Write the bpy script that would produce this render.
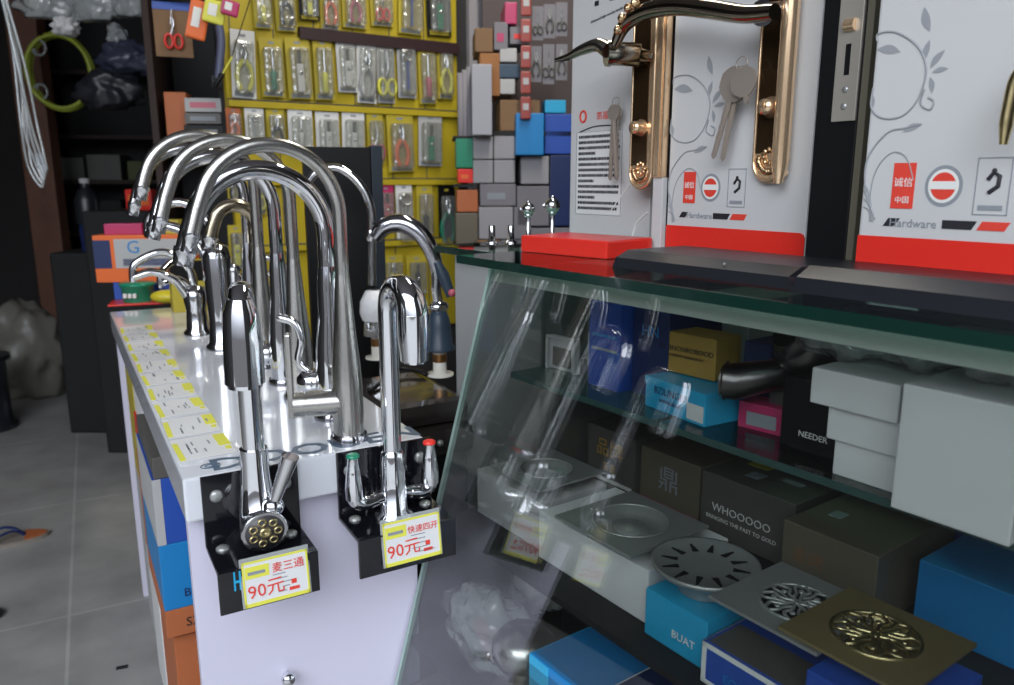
import bpy, bmesh, math, random
from mathutils import Vector, Matrix
random.seed(7)
S = bpy.context.scene
for o in list(bpy.data.objects): bpy.data.objects.remove(o)
PI = math.pi
V = Vector
# ---------------------------------------------------------------- camera
FPX, HOR, HC = 770.0, 180.0, 1.08
PIT = math.atan((342.5-HOR)/FPX)
CAM = V((0, 0, HC))
FW = V((0, math.cos(PIT), -math.sin(PIT))); UP = V((0, math.sin(PIT), math.cos(PIT))); RT = V((1, 0, 0))
cd = bpy.data.cameras.new('camera'); cam = bpy.data.objects.new('camera', cd); S.collection.objects.link(cam)
cam.location = CAM; cam.rotation_euler = (PI/2-PIT, 0, 0)
cd.sensor_width = 24; cd.lens = FPX/1014*24; cd.clip_start = .02; cd.clip_end = 80
cd.dof.use_dof = True; cd.dof.focus_distance = .95; cd.dof.aperture_fstop = 4.5
S.camera = cam
# ---------------------------------------------------------------- world, lamps, exposure
S.view_settings.view_transform = 'Standard'; S.view_settings.look = 'None'
S.view_settings.gamma = 1; S.view_settings.use_curve_mapping = False
S.view_settings.exposure = 0.12
wd = bpy.data.worlds.new('daylight'); S.world = wd; wd.use_nodes = True
nt = wd.node_tree; nt.nodes.clear()
wo = nt.nodes.new('ShaderNodeOutputWorld'); wb = nt.nodes.new('ShaderNodeBackground')
tc = nt.nodes.new('ShaderNodeTexCoord'); sx = nt.nodes.new('ShaderNodeSeparateXYZ'); rp = nt.nodes.new('ShaderNodeValToRGB')
nt.links.new(tc.outputs['Generated'], sx.inputs[0]); nt.links.new(sx.outputs['Z'], rp.inputs[0])
nt.links.new(rp.outputs[0], wb.inputs[0]); nt.links.new(wb.outputs[0], wo.inputs[0])
rp.color_ramp.elements[0].position = 0.0; rp.color_ramp.elements[0].color = (.07, .07, .075, 1)
rp.color_ramp.elements[1].position = .45; rp.color_ramp.elements[1].color = (.86, .92, 1.0, 1)
e = rp.color_ramp.elements.new(.12); e.color = (.2, .21, .24, 1)
wb.inputs[1].default_value = 2.6
def area(name, loc, target, size, sy, power, col):
    l = bpy.data.lights.new(name, 'AREA'); l.shape = 'RECTANGLE'; l.size = size; l.size_y = sy; l.energy = power; l.color = col
    o = bpy.data.objects.new(name, l); S.collection.objects.link(o); o.location = loc
    o.rotation_euler = (V(target)-V(loc)).to_track_quat('-Z', 'Y').to_euler()
    return o
area('daylight_from_shop_front', (-.9, -2.2, 2.7), (-.2, 1.2, .7), 3.2, 1.6, 80, (.88, .93, 1))
area('fluorescent_tube', (.15, 1.9, 2.5), (.0, 2.5, 1.0), .12, 1.2, 18, (1, .96, .86))

# ---------------------------------------------------------------- pixel helpers (photo pixel -> a point on a plane of the room)
def ray(x, y): return RT*((x-507)/FPX) - UP*((y-342.5)/FPX) + FW
def at_z(x, y, z): r = ray(x, y); return CAM + r*((z-HC)/r.z)
def at_y(x, y, Y): r = ray(x, y); return CAM + r*(Y/r.y)
def on_plane(x, y, P, n): r = ray(x, y); return CAM + r*((V(P)-CAM).dot(n)/r.dot(n))
def frame(origin, deg=0): return Matrix.Translation(V(origin)) @ Matrix.Rotation(math.radians(deg), 4, 'Z')
TAB = frame((-.365, .815, .75), 30.0)             # counter: x across, y along its length
CAS = frame((-.03, 1.064, 0), -54.24)             # glass case: x along the front, y into the case
BRD = frame(tuple(at_y(232, 180, 2.45).to_2d()) + (0,), 33.0)  # yellow board
def to(fr, P): return fr.inverted() @ V(P)
def on_board(x, y, off=0.0):
    n = V((math.sin(math.radians(33)), -math.cos(math.radians(33)), 0))
    q = to(BRD, on_plane(x, y, BRD.translation + n*off, n)); return q.x, q.z
CTH = -.285                                         # glass lean: shift of the glass per metre of height
def glass_y(z): return (z-.967)*-CTH

# ---------------------------------------------------------------- materials
MATS = {}
def mat(name, col, rough=.5, metal=0.0, spec=.5, bump=0.0, bscale=60, var=0.0, vscale=8, coat=0, aniso=0, emit=0, sheen=0):
    if name in MATS: return MATS[name]
    m = bpy.data.materials.new(name); m.use_nodes = True; n = m.node_tree; b = n.nodes['Principled BSDF']
    b.inputs['Base Color'].default_value = (*col, 1); b.inputs['Roughness'].default_value = rough
    b.inputs['Metallic'].default_value = metal; b.inputs['Specular IOR Level'].default_value = spec
    b.inputs['Coat Weight'].default_value = coat
    if emit: b.inputs['Emission Color'].default_value = (*col, 1); b.inputs['Emission Strength'].default_value = emit
    t = n.nodes.new('ShaderNodeTexCoord')
    if bump:
        z = n.nodes.new('ShaderNodeTexNoise'); z.inputs['Scale'].default_value = bscale; z.inputs['Detail'].default_value = 3
        u = n.nodes.new('ShaderNodeBump'); u.inputs['Strength'].default_value = bump; u.inputs['Distance'].default_value = .003
        n.links.new(t.outputs['Object'], z.inputs['Vector']); n.links.new(z.outputs['Fac'], u.inputs['Height']); n.links.new(u.outputs[0], b.inputs['Normal'])
    z = n.nodes.new('ShaderNodeTexNoise'); z.inputs['Scale'].default_value = vscale; z.inputs['Detail'].default_value = 4
    x = n.nodes.new('ShaderNodeMixRGB'); x.blend_type = 'MIX'
    v = var if var else .04
    x.inputs[1].default_value = (*[c*(1-v) for c in col], 1); x.inputs[2].default_value = (*[min(1, c*(1+v)) for c in col], 1)
    n.links.new(t.outputs['Object'], z.inputs['Vector']); n.links.new(z.outputs['Fac'], x.inputs[0]); n.links.new(x.outputs[0], b.inputs['Base Color'])
    MATS[name] = m; return m
def clear(name, tint, rough=.03, ior=1.45, boost=1.0, milk=0.0, bump=0):
    if name in MATS: return MATS[name]
    m = bpy.data.materials.new(name); m.use_nodes = True; n = m.node_tree; n.nodes.clear()
    o = n.nodes.new('ShaderNodeOutputMaterial'); t = n.nodes.new('ShaderNodeBsdfTransparent'); g = n.nodes.new('ShaderNodeBsdfGlossy')
    f = n.nodes.new('ShaderNodeFresnel'); mx = n.nodes.new('ShaderNodeMixShader')
    t.inputs[0].default_value = (*tint, 1); g.inputs['Roughness'].default_value = rough; f.inputs[0].default_value = ior
    k = n.nodes.new('ShaderNodeMath'); k.operation = 'MULTIPLY'; k.inputs[1].default_value = boost; k.use_clamp = True
    ge = n.nodes.new('ShaderNodeNewGeometry'); mr = n.nodes.new('ShaderNodeMapRange')   # same reflectance on both faces of the pane
    mr.inputs['To Min'].default_value = ior; mr.inputs['To Max'].default_value = 1/ior
    n.links.new(ge.outputs['Backfacing'], mr.inputs['Value']); n.links.new(mr.outputs[0], f.inputs[0])
    n.links.new(f.outputs[0], k.inputs[0]); n.links.new(k.outputs[0], mx.inputs[0])
    n.links.new(g.outputs[0], mx.inputs[2])
    src = t
    if milk:
        d = n.nodes.new('ShaderNodeBsdfDiffuse'); d.inputs[0].default_value = (.8, .84, .84, 1); m2 = n.nodes.new('ShaderNodeMixShader')
        m2.inputs[0].default_value = milk; n.links.new(t.outputs[0], m2.inputs[1]); n.links.new(d.outputs[0], m2.inputs[2]); src = m2
    n.links.new(src.outputs[0], mx.inputs[1])
    if bump:
        c = n.nodes.new('ShaderNodeTexCoord'); z = n.nodes.new('ShaderNodeTexNoise'); z.inputs['Scale'].default_value = 35; u = n.nodes.new('ShaderNodeBump')
        u.inputs['Strength'].default_value = bump; u.inputs['Distance'].default_value = .01
        n.links.new(c.outputs['Object'], z.inputs['Vector']); n.links.new(z.outputs['Fac'], u.inputs['Height'])
        n.links.new(u.outputs[0], g.inputs['Normal']); n.links.new(u.outputs[0], f.inputs['Normal'])
    n.links.new(mx.outputs[0], o.inputs[0]); MATS[name] = m; return m
def M(k):
    return LIB[k]() if callable(LIB[k]) else LIB[k]
LIB = dict(
 chrome=lambda: mat('chrome', (.78, .79, .82), .06, 1),
 chrome_d=lambda: mat('dark_chrome', (.5, .5, .54), .1, 1),
 steel=lambda: mat('brushed_steel', (.56, .55, .52), .27, 1, bump=.05, bscale=300),
 dsteel=lambda: mat('stainless_drain', (.36, .37, .36), .36, .55, bump=.1, bscale=90),
 bronze_steel=lambda: mat('warm_steel', (.44, .38, .28), .22, 1),
 gold=lambda: mat('polished_gold', (.92, .66, .42), .22, .8),
 ornate=lambda: mat('ornate_gold', (.7, .48, .28), .22, 1, bump=1, bscale=120),
 brass=lambda: mat('aged_brass', (.30, .24, .11), .36, .6, bump=.15, bscale=120),
 brass_b=lambda: mat('bright_brass', (.6, .5, .26), .28, 1),
 nickel=lambda: mat('antique_nickel', (.36, .33, .28), .2, 1),
 gunmetal=lambda: mat('gunmetal', (.15, .14, .14), .3, 1, bump=.2),
 copper=lambda: mat('copper', (.5, .25, .1), .3, 1),
 keym=lambda: mat('key_metal', (.42, .36, .31), .35, .5),
 white=lambda: mat('white_laminate', (.74, .74, .78), .22, coat=.2, var=.02),
 tabletop=lambda: mat('white_tabletop', (.66, .68, .73), .13, coat=.5, var=.05, vscale=3),
 wpanel=lambda: mat('lilac_white_panel', (.63, .61, .74), .35, var=.05, vscale=3),
 paper=lambda: mat('white_card', (.7, .7, .7), .45, var=.03),
 card=lambda: mat('glossy_display_card', (.56, .56, .56), .25, var=.03, vscale=3),
 greybox=lambda: mat('pale_grey_carton', (.42, .42, .42), .6, var=.05),
 pwhite=lambda: mat('cream_plastic', (.75, .72, .64), .4),
 black=lambda: mat('black_acrylic', (.006, .006, .009), .08, spec=.6, coat=.5),
 mblack=lambda: mat('matt_black', (.005, .005, .006), .45, spec=.3),
 charcoal=lambda: mat('charcoal_plastic', (.014, .015, .02), .35),
 red=lambda: mat('red_print', (.72, .03, .02), .3),
 redink=lambda: mat('red_ink', (.7, .05, .03), .6),
 yellow=lambda: mat('yellow_print', (.72, .7, .08), .5),
 blackink=lambda: mat('black_ink', (.015, .015, .02), .6),
 greyink=lambda: mat('grey_ink', (.25, .27, .3), .6),
 whiteink=lambda: mat('white_ink', (.75, .75, .72), .6),
 ltext=lambda: mat('slate_letters', (.07, .11, .16), .4),
 blue=lambda: mat('deep_blue_carton', (.02, .075, .38), .4, var=.1),
 navy=lambda: mat('navy_carton', (.012, .025, .1), .4),
 sky=lambda: mat('sky_blue_carton', (.01, .2, .5), .4, var=.1),
 cyan=lambda: mat('cyan_carton', (.02, .36, .62), .4, var=.08),
 orange=lambda: mat('orange_carton', (.75, .14, .02), .45, var=.15),
 rust=lambda: mat('brown_orange_carton', (.42, .12, .04), .6, var=.2),
 kraft=lambda: mat('kraft_carton', (.2, .11, .05), .7, var=.15),
 goldc=lambda: mat('gold_carton', (.42, .25, .05), .4, var=.1),
 dbrown=lambda: mat('dark_brown_carton', (.13, .11, .08), .4, var=.25),
 dgrey=lambda: mat('dark_grey_carton', (.095, .088, .08), .4, var=.2),
 green=lambda: mat('green_plastic', (.01, .22, .12), .3),
 lime=lambda: mat('lime_hose', (.42, .5, .05), .3),
 pink=lambda: mat('pink_plastic', (.5, .1, .15), .4),
 magenta=lambda: mat('magenta_pack', (.45, .03, .12), .4),
 peg=lambda: mat('yellow_board', (.46, .35, .015), .5, var=.12, vscale=4),
 ycard=lambda: mat('yellow_backing_card', (.46, .37, .04), .45, var=.15, vscale=20),
 shelfwood=lambda: mat('gloom_darkened_wood', (.022, .009, .006), .7, var=.4, vscale=12),  # gloom of the shop depth put into the shelf wood colour
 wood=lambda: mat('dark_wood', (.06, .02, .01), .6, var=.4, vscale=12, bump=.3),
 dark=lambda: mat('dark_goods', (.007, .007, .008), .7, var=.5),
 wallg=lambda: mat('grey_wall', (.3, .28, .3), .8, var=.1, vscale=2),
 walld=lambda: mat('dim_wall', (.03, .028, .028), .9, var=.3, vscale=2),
 edge=lambda: mat('green_glass_edge', (.003, .022, .016), .25, coat=.1),
 pedge=lambda: mat('pale_green_glass_edge', (.3, .42, .38), .2, coat=.6),
 rubber=lambda: mat('dark_blue_rubber', (.03, .05, .08), .4),
 hob=lambda: mat('black_enamel', (.025, .02, .018), .2, coat=.6, var=.3),
 glass=lambda: clear('pane_glass', (.85, .87, .86), .01, 1.6, 1.9),
 topglass=lambda: clear('top_glass', (.7, .86, .8), .02, 1.5, 1.2),
 bubble=lambda: clear('blister_plastic', (.93, .93, .9), .2, 1.5, 4.0, .12, .8),  # white milk in the plastic and boosted reflection stand in for glare
 film=lambda: clear('plastic_film', (.85, .87, .87), .12, 1.5, 2.2, .32, 1.0),
 tubing=lambda: clear('clear_tubing', (.8, .82, .85), .1, 1.5, 2.5, .3),
)
# ---------------------------------------------------------------- mesh building
def tri_text(s, size, font=None, extrude=0.0, align='CENTER', off=0.0):
    c = bpy.data.curves.new('t', 'FONT'); c.body = s; c.size = size; c.align_x = align; c.resolution_u = 2; c.extrude = extrude; c.offset = off
    o = bpy.data.objects.new('t', c); S.collection.objects.link(o)
    bpy.context.view_layer.update()
    me = bpy.data.meshes.new_from_object(o.evaluated_get(bpy.context.evaluated_depsgraph_get()))
    vs = [v.co.copy() for v in me.vertices]; fs = [list(p.vertices) for p in me.polygons]
    bpy.data.objects.remove(o); bpy.data.curves.remove(c); bpy.data.meshes.remove(me)
    return vs, fs
class MB:
    def __init__(self, T=None): self.v = []; self.f = []; self.m = []; self.s = []; self.T = T or Matrix.Identity(4)
    def add(self, vs, fs, mi=0, smooth=False, T=None):
        X = self.T @ T if T is not None else self.T; n = len(self.v)
        self.v += [X @ V(p) for p in vs]
        for f in fs: self.f.append([n+i for i in f]); self.m.append(mi); self.s.append(smooth)
        return self
    def box(self, lo, hi, mi=0, T=None, ch=0.0):
        x0, y0, z0 = lo; x1, y1, z1 = hi
        if ch:
            c = min(ch, (x1-x0)/2.01, (y1-y0)/2.01, (z1-z0)/2.01)
            bm = bmesh.new(); bmesh.ops.create_cube(bm, size=1)
            for q in bm.verts: q.co = V(((x0+x1)/2+q.co.x*(x1-x0), (y0+y1)/2+q.co.y*(y1-y0), (z0+z1)/2+q.co.z*(z1-z0)))
            bmesh.ops.bevel(bm, geom=bm.edges[:], offset=c, segments=2, profile=.6, affect='EDGES')
            bm.verts.ensure_lookup_table(); bm.verts.index_update()
            vs = [q.co.copy() for q in bm.verts]; fs = [[q.index for q in f.verts] for f in bm.faces]; bm.free()
            return self.add(vs, fs, mi, False, T)
        vs = [(x, y, z) for z in (z0, z1) for y in (y0, y1) for x in (x0, x1)]
        return self.add(vs, [(0, 2, 3, 1), (4, 5, 7, 6), (0, 1, 5, 4), (2, 6, 7, 3), (0, 4, 6, 2), (1, 3, 7, 5)], mi, False, T)
    def tube(self, pts, r, mi=0, seg=14, T=None, cap=True, flat=1.0):
        pts = [V(p) for p in pts]; n = len(pts)
        rs = r if isinstance(r, (list, tuple)) else [r]*n
        d0 = (pts[1]-pts[0]).normalized(); a = V((0, 0, 1)) if abs(d0.z) < .9 else V((1, 0, 0))
        nrm = (a - d0*a.dot(d0)).normalized(); vs = []
        for i in range(n):
            d = ((pts[min(i+1, n-1)]-pts[max(i-1, 0)])).normalized()
            nrm = (nrm - d*nrm.dot(d)).normalized(); b = d.cross(nrm)
            for k in range(seg):
                t = 2*PI*k/seg; vs.append(pts[i] + nrm*math.cos(t)*rs[i]*flat + b*math.sin(t)*rs[i])
        fs = [(i*seg+k, i*seg+(k+1) % seg, (i+1)*seg+(k+1) % seg, (i+1)*seg+k) for i in range(n-1) for k in range(seg)]
        self.add(vs, fs, mi, True, T)
        if cap:
            self.add(vs[:seg], [list(range(seg))[::-1]], mi, False, T); self.add(vs[-seg:], [list(range(seg))], mi, False, T)
        return self
    def lathe(self, prof, mi=0, seg=28, T=None, cap=True):
        n = len(prof); vs = [(r*math.cos(2*PI*k/seg), r*math.sin(2*PI*k/seg), z) for r, z in prof for k in range(seg)]
        fs = [(i*seg+k, i*seg+(k+1) % seg, (i+1)*seg+(k+1) % seg, (i+1)*seg+k) for i in range(n-1) for k in range(seg)]
        self.add(vs, fs, mi, True, T)
        if cap: self.add(vs[:seg], [list(range(seg))[::-1]], mi, False, T); self.add(vs[-seg:], [list(range(seg))], mi, False, T)
        return self
    def prism(self, poly, z0, z1, mi=0, T=None):
        n = len(poly); vs = [(x, y, z0) for x, y in poly]+[(x, y, z1) for x, y in poly]
        self.add(vs, [list(range(n))[::-1], [n+i for i in range(n)]] + [(i, (i+1) % n, n+(i+1) % n, n+i) for i in range(n)], mi, False, T); return self
    def text(self, s, size, T, mi=0, align='CENTER', ex=0.0002, off=0.0):
        vs, fs = tri_text(s, size, None, ex, align, off); return self.add(vs, fs, mi, False, T)
    def ball(self, c, r, mi=0, sc=(1, 1, 1), seg=16, T=None):
        X = Matrix.Translation(V(c)) @ Matrix.Diagonal((*sc, 1)); X = T @ X if T is not None else X
        k = 8; prof = [(max(1e-5, r*math.sin(PI*i/k)), -r*math.cos(PI*i/k)) for i in range(k+1)]
        return self.lathe(prof, mi, seg, X, False)
    def build(self, name, mats, parent=None):
        me = bpy.data.meshes.new(name); me.from_pydata(self.v, [], self.f)
        if not isinstance(mats, (list, tuple)): mats = [mats]
        for q in mats: me.materials.append(M(q) if isinstance(q, str) else q)
        for p, mi, sm in zip(me.polygons, self.m, self.s): p.material_index = mi; p.use_smooth = sm
        me.update(); o = bpy.data.objects.new(name, me); S.collection.objects.link(o)
        if parent: o.parent = parent
        return o
def tag(o, label, cat, group=None):
    o['label'] = label; o['category'] = cat
    if group: o['group'] = group
    return o
def thing(name, label, cat, fr, group=None):
    o = bpy.data.objects.new(name, None); o.empty_display_size = .02; S.collection.objects.link(o)
    o.matrix_world = fr if isinstance(fr, Matrix) else frame(fr); return tag(o, label, cat, group)
def struct(name, mb, m): o = mb.build(name, m); o['kind'] = 'structure'; return o
def copy_tree(o, parent=None):
    c = o.copy(); S.collection.objects.link(c)
    if parent: c.parent = parent
    for ch in list(o.children): copy_tree(ch, c)
    return c
def T3(x=0, y=0, z=0, rx=0, ry=0, rz=0):
    r = math.radians
    return Matrix.Translation((x, y, z)) @ Matrix.Rotation(r(rz), 4, 'Z') @ Matrix.Rotation(r(ry), 4, 'Y') @ Matrix.Rotation(r(rx), 4, 'X')
FRONT = T3(rx=90)       # text / prisms standing up, facing -y
def arc(cx, cz, r, a0, a1, n=14, y=0):
    return [(cx+r*math.cos(math.radians(a0+(a1-a0)*i/n)), y, cz+r*math.sin(math.radians(a0+(a1-a0)*i/n))) for i in range(n+1)]
def smooth(pts, k=6):
    P = [V(p) for p in pts]; P = [P[0]*2-P[1]]+P+[P[-1]*2-P[-2]]; out = []
    for i in range(1, len(P)-2):
        for j in range(k):
            t = j/k; a, b, c, d = P[i-1], P[i], P[i+1], P[i+2]
            out.append(.5*((2*b)+(c-a)*t+(2*a-5*b+4*c-d)*t*t+(3*b-a-3*c+d)*t**3))
    out.append(P[-2]); return out

# ================================================================ SETTING
def floor_mat():
    m = bpy.data.materials.new('grey_floor_tiles'); m.use_nodes = True; n = m.node_tree; b = n.nodes['Principled BSDF']
    t = n.nodes.new('ShaderNodeTexCoord'); mp = n.nodes.new('ShaderNodeMapping'); mp.inputs['Rotation'].default_value = (0, 0, math.radians(-28)); mp.inputs['Location'].default_value = (.15, .32, 0)
    br = n.nodes.new('ShaderNodeTexBrick'); br.offset = 0; br.inputs['Scale'].default_value = 1; br.inputs['Brick Width'].default_value = .8; br.inputs['Row Height'].default_value = .8
    br.inputs['Mortar Size'].default_value = .004; br.inputs['Color1'].default_value = (.44, .43, .41, 1); br.inputs['Color2'].default_value = (.41, .40, .39, 1); br.inputs['Mortar'].default_value = (.55, .55, .53, 1)
    z = n.nodes.new('ShaderNodeTexNoise'); z.inputs['Scale'].default_value = 7; z.inputs['Detail'].default_value = 8
    x = n.nodes.new('ShaderNodeMixRGB'); x.blend_type = 'MULTIPLY'; x.inputs[0].default_value = .55
    n.links.new(t.outputs['Object'], mp.inputs[0]); n.links.new(mp.outputs[0], br.inputs[0]); n.links.new(mp.outputs[0], z.inputs[0])
    n.links.new(br.outputs[0], x.inputs[1]); n.links.new(z.outputs[0], x.inputs[2]); n.links.new(x.outputs[0], b.inputs['Base Color']); b.inputs['Roughness'].default_value = .42
    return m
struct('floor', MB().box((-7, -4, -.05), (6, 9, 0)), floor_mat())
struct('ceiling', MB().box((-7, -.5, 2.8), (6, 9, 2.9)), 'wallg')
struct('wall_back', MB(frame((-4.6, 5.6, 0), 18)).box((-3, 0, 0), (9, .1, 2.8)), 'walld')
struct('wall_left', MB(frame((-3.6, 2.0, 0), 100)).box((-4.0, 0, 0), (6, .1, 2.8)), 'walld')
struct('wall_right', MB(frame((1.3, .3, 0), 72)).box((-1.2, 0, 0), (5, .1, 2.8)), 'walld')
# the partition that carries the yellow board, and the grey pier right of it
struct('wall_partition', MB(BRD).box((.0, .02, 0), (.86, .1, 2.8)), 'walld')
struct('wall_pier', MB(BRD).box((.86, .0, 0), (1.06, .14, 2.8)), 'wallg')
struct('trim_post', MB(frame((at_z(60, 362, 0).x, at_z(60, 362, 0).y, 0), 10)).box((-.07, 0, 0), (.09, .14, 2.8), ch=.008).box((-.09, -.01, 0), (.11, .15, .12), ch=.006), mat('brown_post_wood', (.13, .05, .025), .6, var=.4, vscale=12, bump=.3))

# ================================================================ THE WHITE COUNTER
L = 1.30; W = .295
t = thing('display_counter', 'narrow white display counter with yellow price strips along its left edge', 'counter', frame((-.365, .815, 0), 30))
mb = MB().box((0, 0, .697), (W, L, .75), ch=.003); mb.build('countertop', 'tabletop', t)
b = MB()
b.text('DOOUEN', .058, T3(.166, .012, .7503) @ Matrix.Diagonal((1.05, .95, 1, 1)), 0, ex=.0003, off=.0009)
b.text('UX', .026, T3(.048, .066, .7503), 0, ex=.0003)
# seal-like round emblem beside the letters
for k in range(2): b.tube([(.035+(.011-.005*k)*math.cos(a/12*PI), .03+(.008-.004*k)*math.sin(a/12*PI), .7504) for a in range(25)], .0007, 0, 6)
b.build('lettering', 'ltext', t)
MB().box((.004, .028, 0), (W-.002, .044, .6965)).build('front_panel', 'wpanel', t)
MB(T3(.105, .028, .452, rx=90)).lathe([(.004, 0), (.004, .008), (.009, .012), (.0095, .017), (.006, .021), (.0005, .022)], seg=20).build('cabinet_knob', 'chrome', t)
MB().box((.004, L-.1, 0), (W-.004, L-.07,   .6965)).build('end_panel', 'wpanel', t)
MB().box((W-.022, .045, 0), (W-.006, L-.1,   .6965)).build('back_panel', 'wpanel', t)
# price strips lying along the edge
def edge_label_mesh(w, h, T, seed):
    r = random.Random(seed); m = MB(T)
    m.box((-w/2, -h/2, 0), (w/2, h/2, .0006), 0)
    m.box((-w/2, h*.40, .0006), (w*.3, h*.5, .0009), 1); m.box((-w*.1, -h*.5, .0006), (w*.45, -h*.28, .0009), 1)
    for k in range(7):
        x = r.uniform(-.42, .2)*w; y = r.uniform(-.36, .3)*h; m.box((x, y, .0006), (x+w*r.uniform(.06, .3), y+h*.03, .001), 3)
    m.box((-w*.3, -h*.46, .0006), (-w*.16, -h*.36, .001), 1)
    return m
def price_tag_mesh(w, h, T, big, small, brand=True, seed=0):
    r = random.Random(seed); m = MB(T)
    m.box((-w/2, -h/2, 0), (w/2, h/2, .0006), 0)
    m.box((-w/2, h*.45, .0006), (w/2, h*.5, .0009), 1); m.box((-w/2, -h*.5, .0006), (w/2, -h*.42, .0009), 1)
    m.box((-w*.5, -h*.5, .0006), (-w*.47, h*.5, .0009), 1); m.box((w*.47, -h*.5, .0006), (w*.5, h*.5, .0009), 1)
    m.box((-w*.46, h*.12, .0006), (-w*.1, h*.38, .001), 1); m.box((-w*.42, h*.2, .001), (-w*.16, h*.27, .0013), 3)
    if big: m.text(big, h*.40, T3(-w*.16, -h*.30, .0012, rz=3), 2, ex=.0002)
    if small: m.text(small, h*(.235 if len(small) < 4 else .185), T3(w*.19, h*.16, .0012), 2, ex=.0002)
    for k in range(5):
        x = r.uniform(-.4, .3)*w; y = -h*.32+h*.1*k; m.box((x*.3+w*.06, y, .0006), (x*.3+w*(.06+r.uniform(.1, .32)), y+h*.018, .0011), 3)
    m.box((w*.22, -h*.2, .0006), (w*.3, -h*.1, .0011), 4); m.box((w*.18, -h*.34, .0006), (w*.34, -h*.27, .0011), 4)
    return m
ordn = ['nearest the front edge', 'second from the front edge', 'third from the front edge', 'fourth from the front edge', 'fifth from the front edge', 'sixth from the front edge', 'seventh from the front edge', 'third from the far end', 'next to last at the far end', 'last at the far end']
for k in range(10):
    y = .105+.1*k
    o = edge_label_mesh(.088, .066, TAB @ T3(.038, y, .0004, rz=90+(-1 if k % 2 else 1.5)), k).build('price_label', ['paper', 'yellow', 'redink', 'greyink', 'greyink'])
    tag(o, 'yellow-edged price label on the counter, ' + ordn[k], 'label', 'price labels along the counter edge')

# ---- black brackets
def bracket(w0, w1, label):
    t = thing('faucet_bracket', label, 'bracket', TAB @ T3(w0, 0, -.085), None)
    W_ = w1-w0
    m = MB().box((0, -.004, -.002), (W_, -.0003, .085), ch=.001).box((0, -.072, -.004), (W_, -.0003, 0), ch=.001).box((0, -.076, -.05), (W_, -.072, 0), ch=.001)
    m.build('acrylic_stand', 'black', t)
    for x in (.016, W_-.016):
        MB(T3(x, -.004, .06, rx=90)).lathe([(.0075, 0), (.0075, .002), (.005, .004), (.0001, .0045)]).build('screw', 'dsteel', t)
        MB(T3(x, -.018, .0)).lathe([(.0075, 0), (.0075, .002), (.005, .004), (.0001, .0045)]).build('screw', 'dsteel', t)
    return t
bracket(.018, .128, 'black acrylic bracket screwed to the left half of the white counter front')
bracket(.176, .303, 'black acrylic bracket screwed to the right corner of the white counter front')
# blue sticker bit left of the left tag
tag(MB(TAB @ T3(.034, -.0765, -.109) @ Matrix.Diagonal((.65, 1, .75, 1))).box((0, -.0004, 0), (.003, 0, .03)).box((.003, -.0004, .012), (.009, 0, .016)).box((.009, -.0004, 0), (.012, 0, .03)).build('sticker', 'cyan'), 'small light blue H-shaped sticker on the left bracket lip beside its tag', 'sticker')
def standing_tag(w, z, size, big, small, label, tilt):
    t = thing('price_tag', label, 'price tag', TAB @ T3(w, -.0765, z, rx=0) @ T3(ry=tilt), 'red handwritten price tags on the brackets')
    price_tag_mesh(size[0], size[1], T3(0, -.0022, 0, rx=82), big, small, seed=int(w*100)).build('paper', ['paper', 'yellow', 'redink', 'greyink', 'redink'], t)
    MB(T3(0, -.0012, 0, rx=82)).box((-size[0]/2-.002, -size[1]/2-.001, -.001), (size[0]/2+.002, size[1]/2+.004, -.0002)).build('clear_holder', 'film', t)
standing_tag(.079, -.1045, (.072, .051), '90元', '麦三通', 'price tag reading 90 on the left bracket below the lever faucet', 0)
standing_tag(.243, -.098, (.074, .054), '90元', '快速四开', 'price tag reading 90 on the right bracket below the two-handled faucet', 0)

# ================================================================ FAUCETS ON THE COUNTER
def gooseneck(w, l, h, R, r, key, label, tip=.05, rot=0, ring=.026, handle='bar', nozzle=1.15, group='gooseneck faucets on the counter'):
    t = thing('kitchen_faucet', label, 'faucet', TAB @ T3(w, l, 0, rz=rot), group)
    MB().lathe([(ring, 0), (ring, .005), (ring*.93, .009)]).build('base_ring', 'chrome_d', t)
    br = ring*.80
    MB().lathe([(br, .009), (br, .07), (br*.93, .10), (br*.68, .15), (r*1.25, .19), (r*1.02, .215)], seg=32).build('body', key, t)
    pts = [(0, 0, .19), (0, 0, .22), (0, 0, h-R-.03)]+arc(-R, h-R, R, 0, 157, 22)
    x, _, z = pts[-1]; tip += .004; pts.append((x-tip*.19, 0, z-tip*.5)); q = (x-tip*.34, 0, z-tip)
    pts.append(q)
    MB().tube(pts, r, seg=20).build('spout', key, t)
    MB().tube([q, (q[0]-.0018, 0, q[2]-.006), (q[0]-.002, 0, q[2]-.007), (q[0]-.006, 0, q[2]-.022)], [r*nozzle, r*nozzle, r*1.02, r*1.02], seg=20).build('aerator', 'chrome', t)
    if handle == 'bar':
        MB(T3(0, 0, .052, rz=-14)).tube([(-.008, 0, 0), (-.052, 0, 0)], .0165, seg=24).tube([(-.052, 0, 0), (-.054, 0, 0)], .0145, seg=24).tube([(-.054, 0, 0), (-.068, 0, 0)], .0168, seg=24).build('handle_barrel', key, t)
        MB(T3(0, 0, .052, rz=-14)).box((-.074, -.009, -.016), (-.066, .009, .092), ch=.002).build('lever', key, t)
    elif handle == 'swan':
        MB(T3(0, 0, .05, rz=-35)).ball((-.030, 0, 0), .02, sc=(1.2, 1, 1)).build('handle_hub', key, t)
        MB(T3(0, 0, .05, rz=-35)).tube(smooth([(-.03, 0, .012), (-.048, 0, .03), (-.043, 0, .06), (-.052, 0, .085), (-.075, 0, .093)]), [.006]*24+[.0045], seg=10).build('lever', key, t)
    return t
P1 = (.208, .037)
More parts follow.
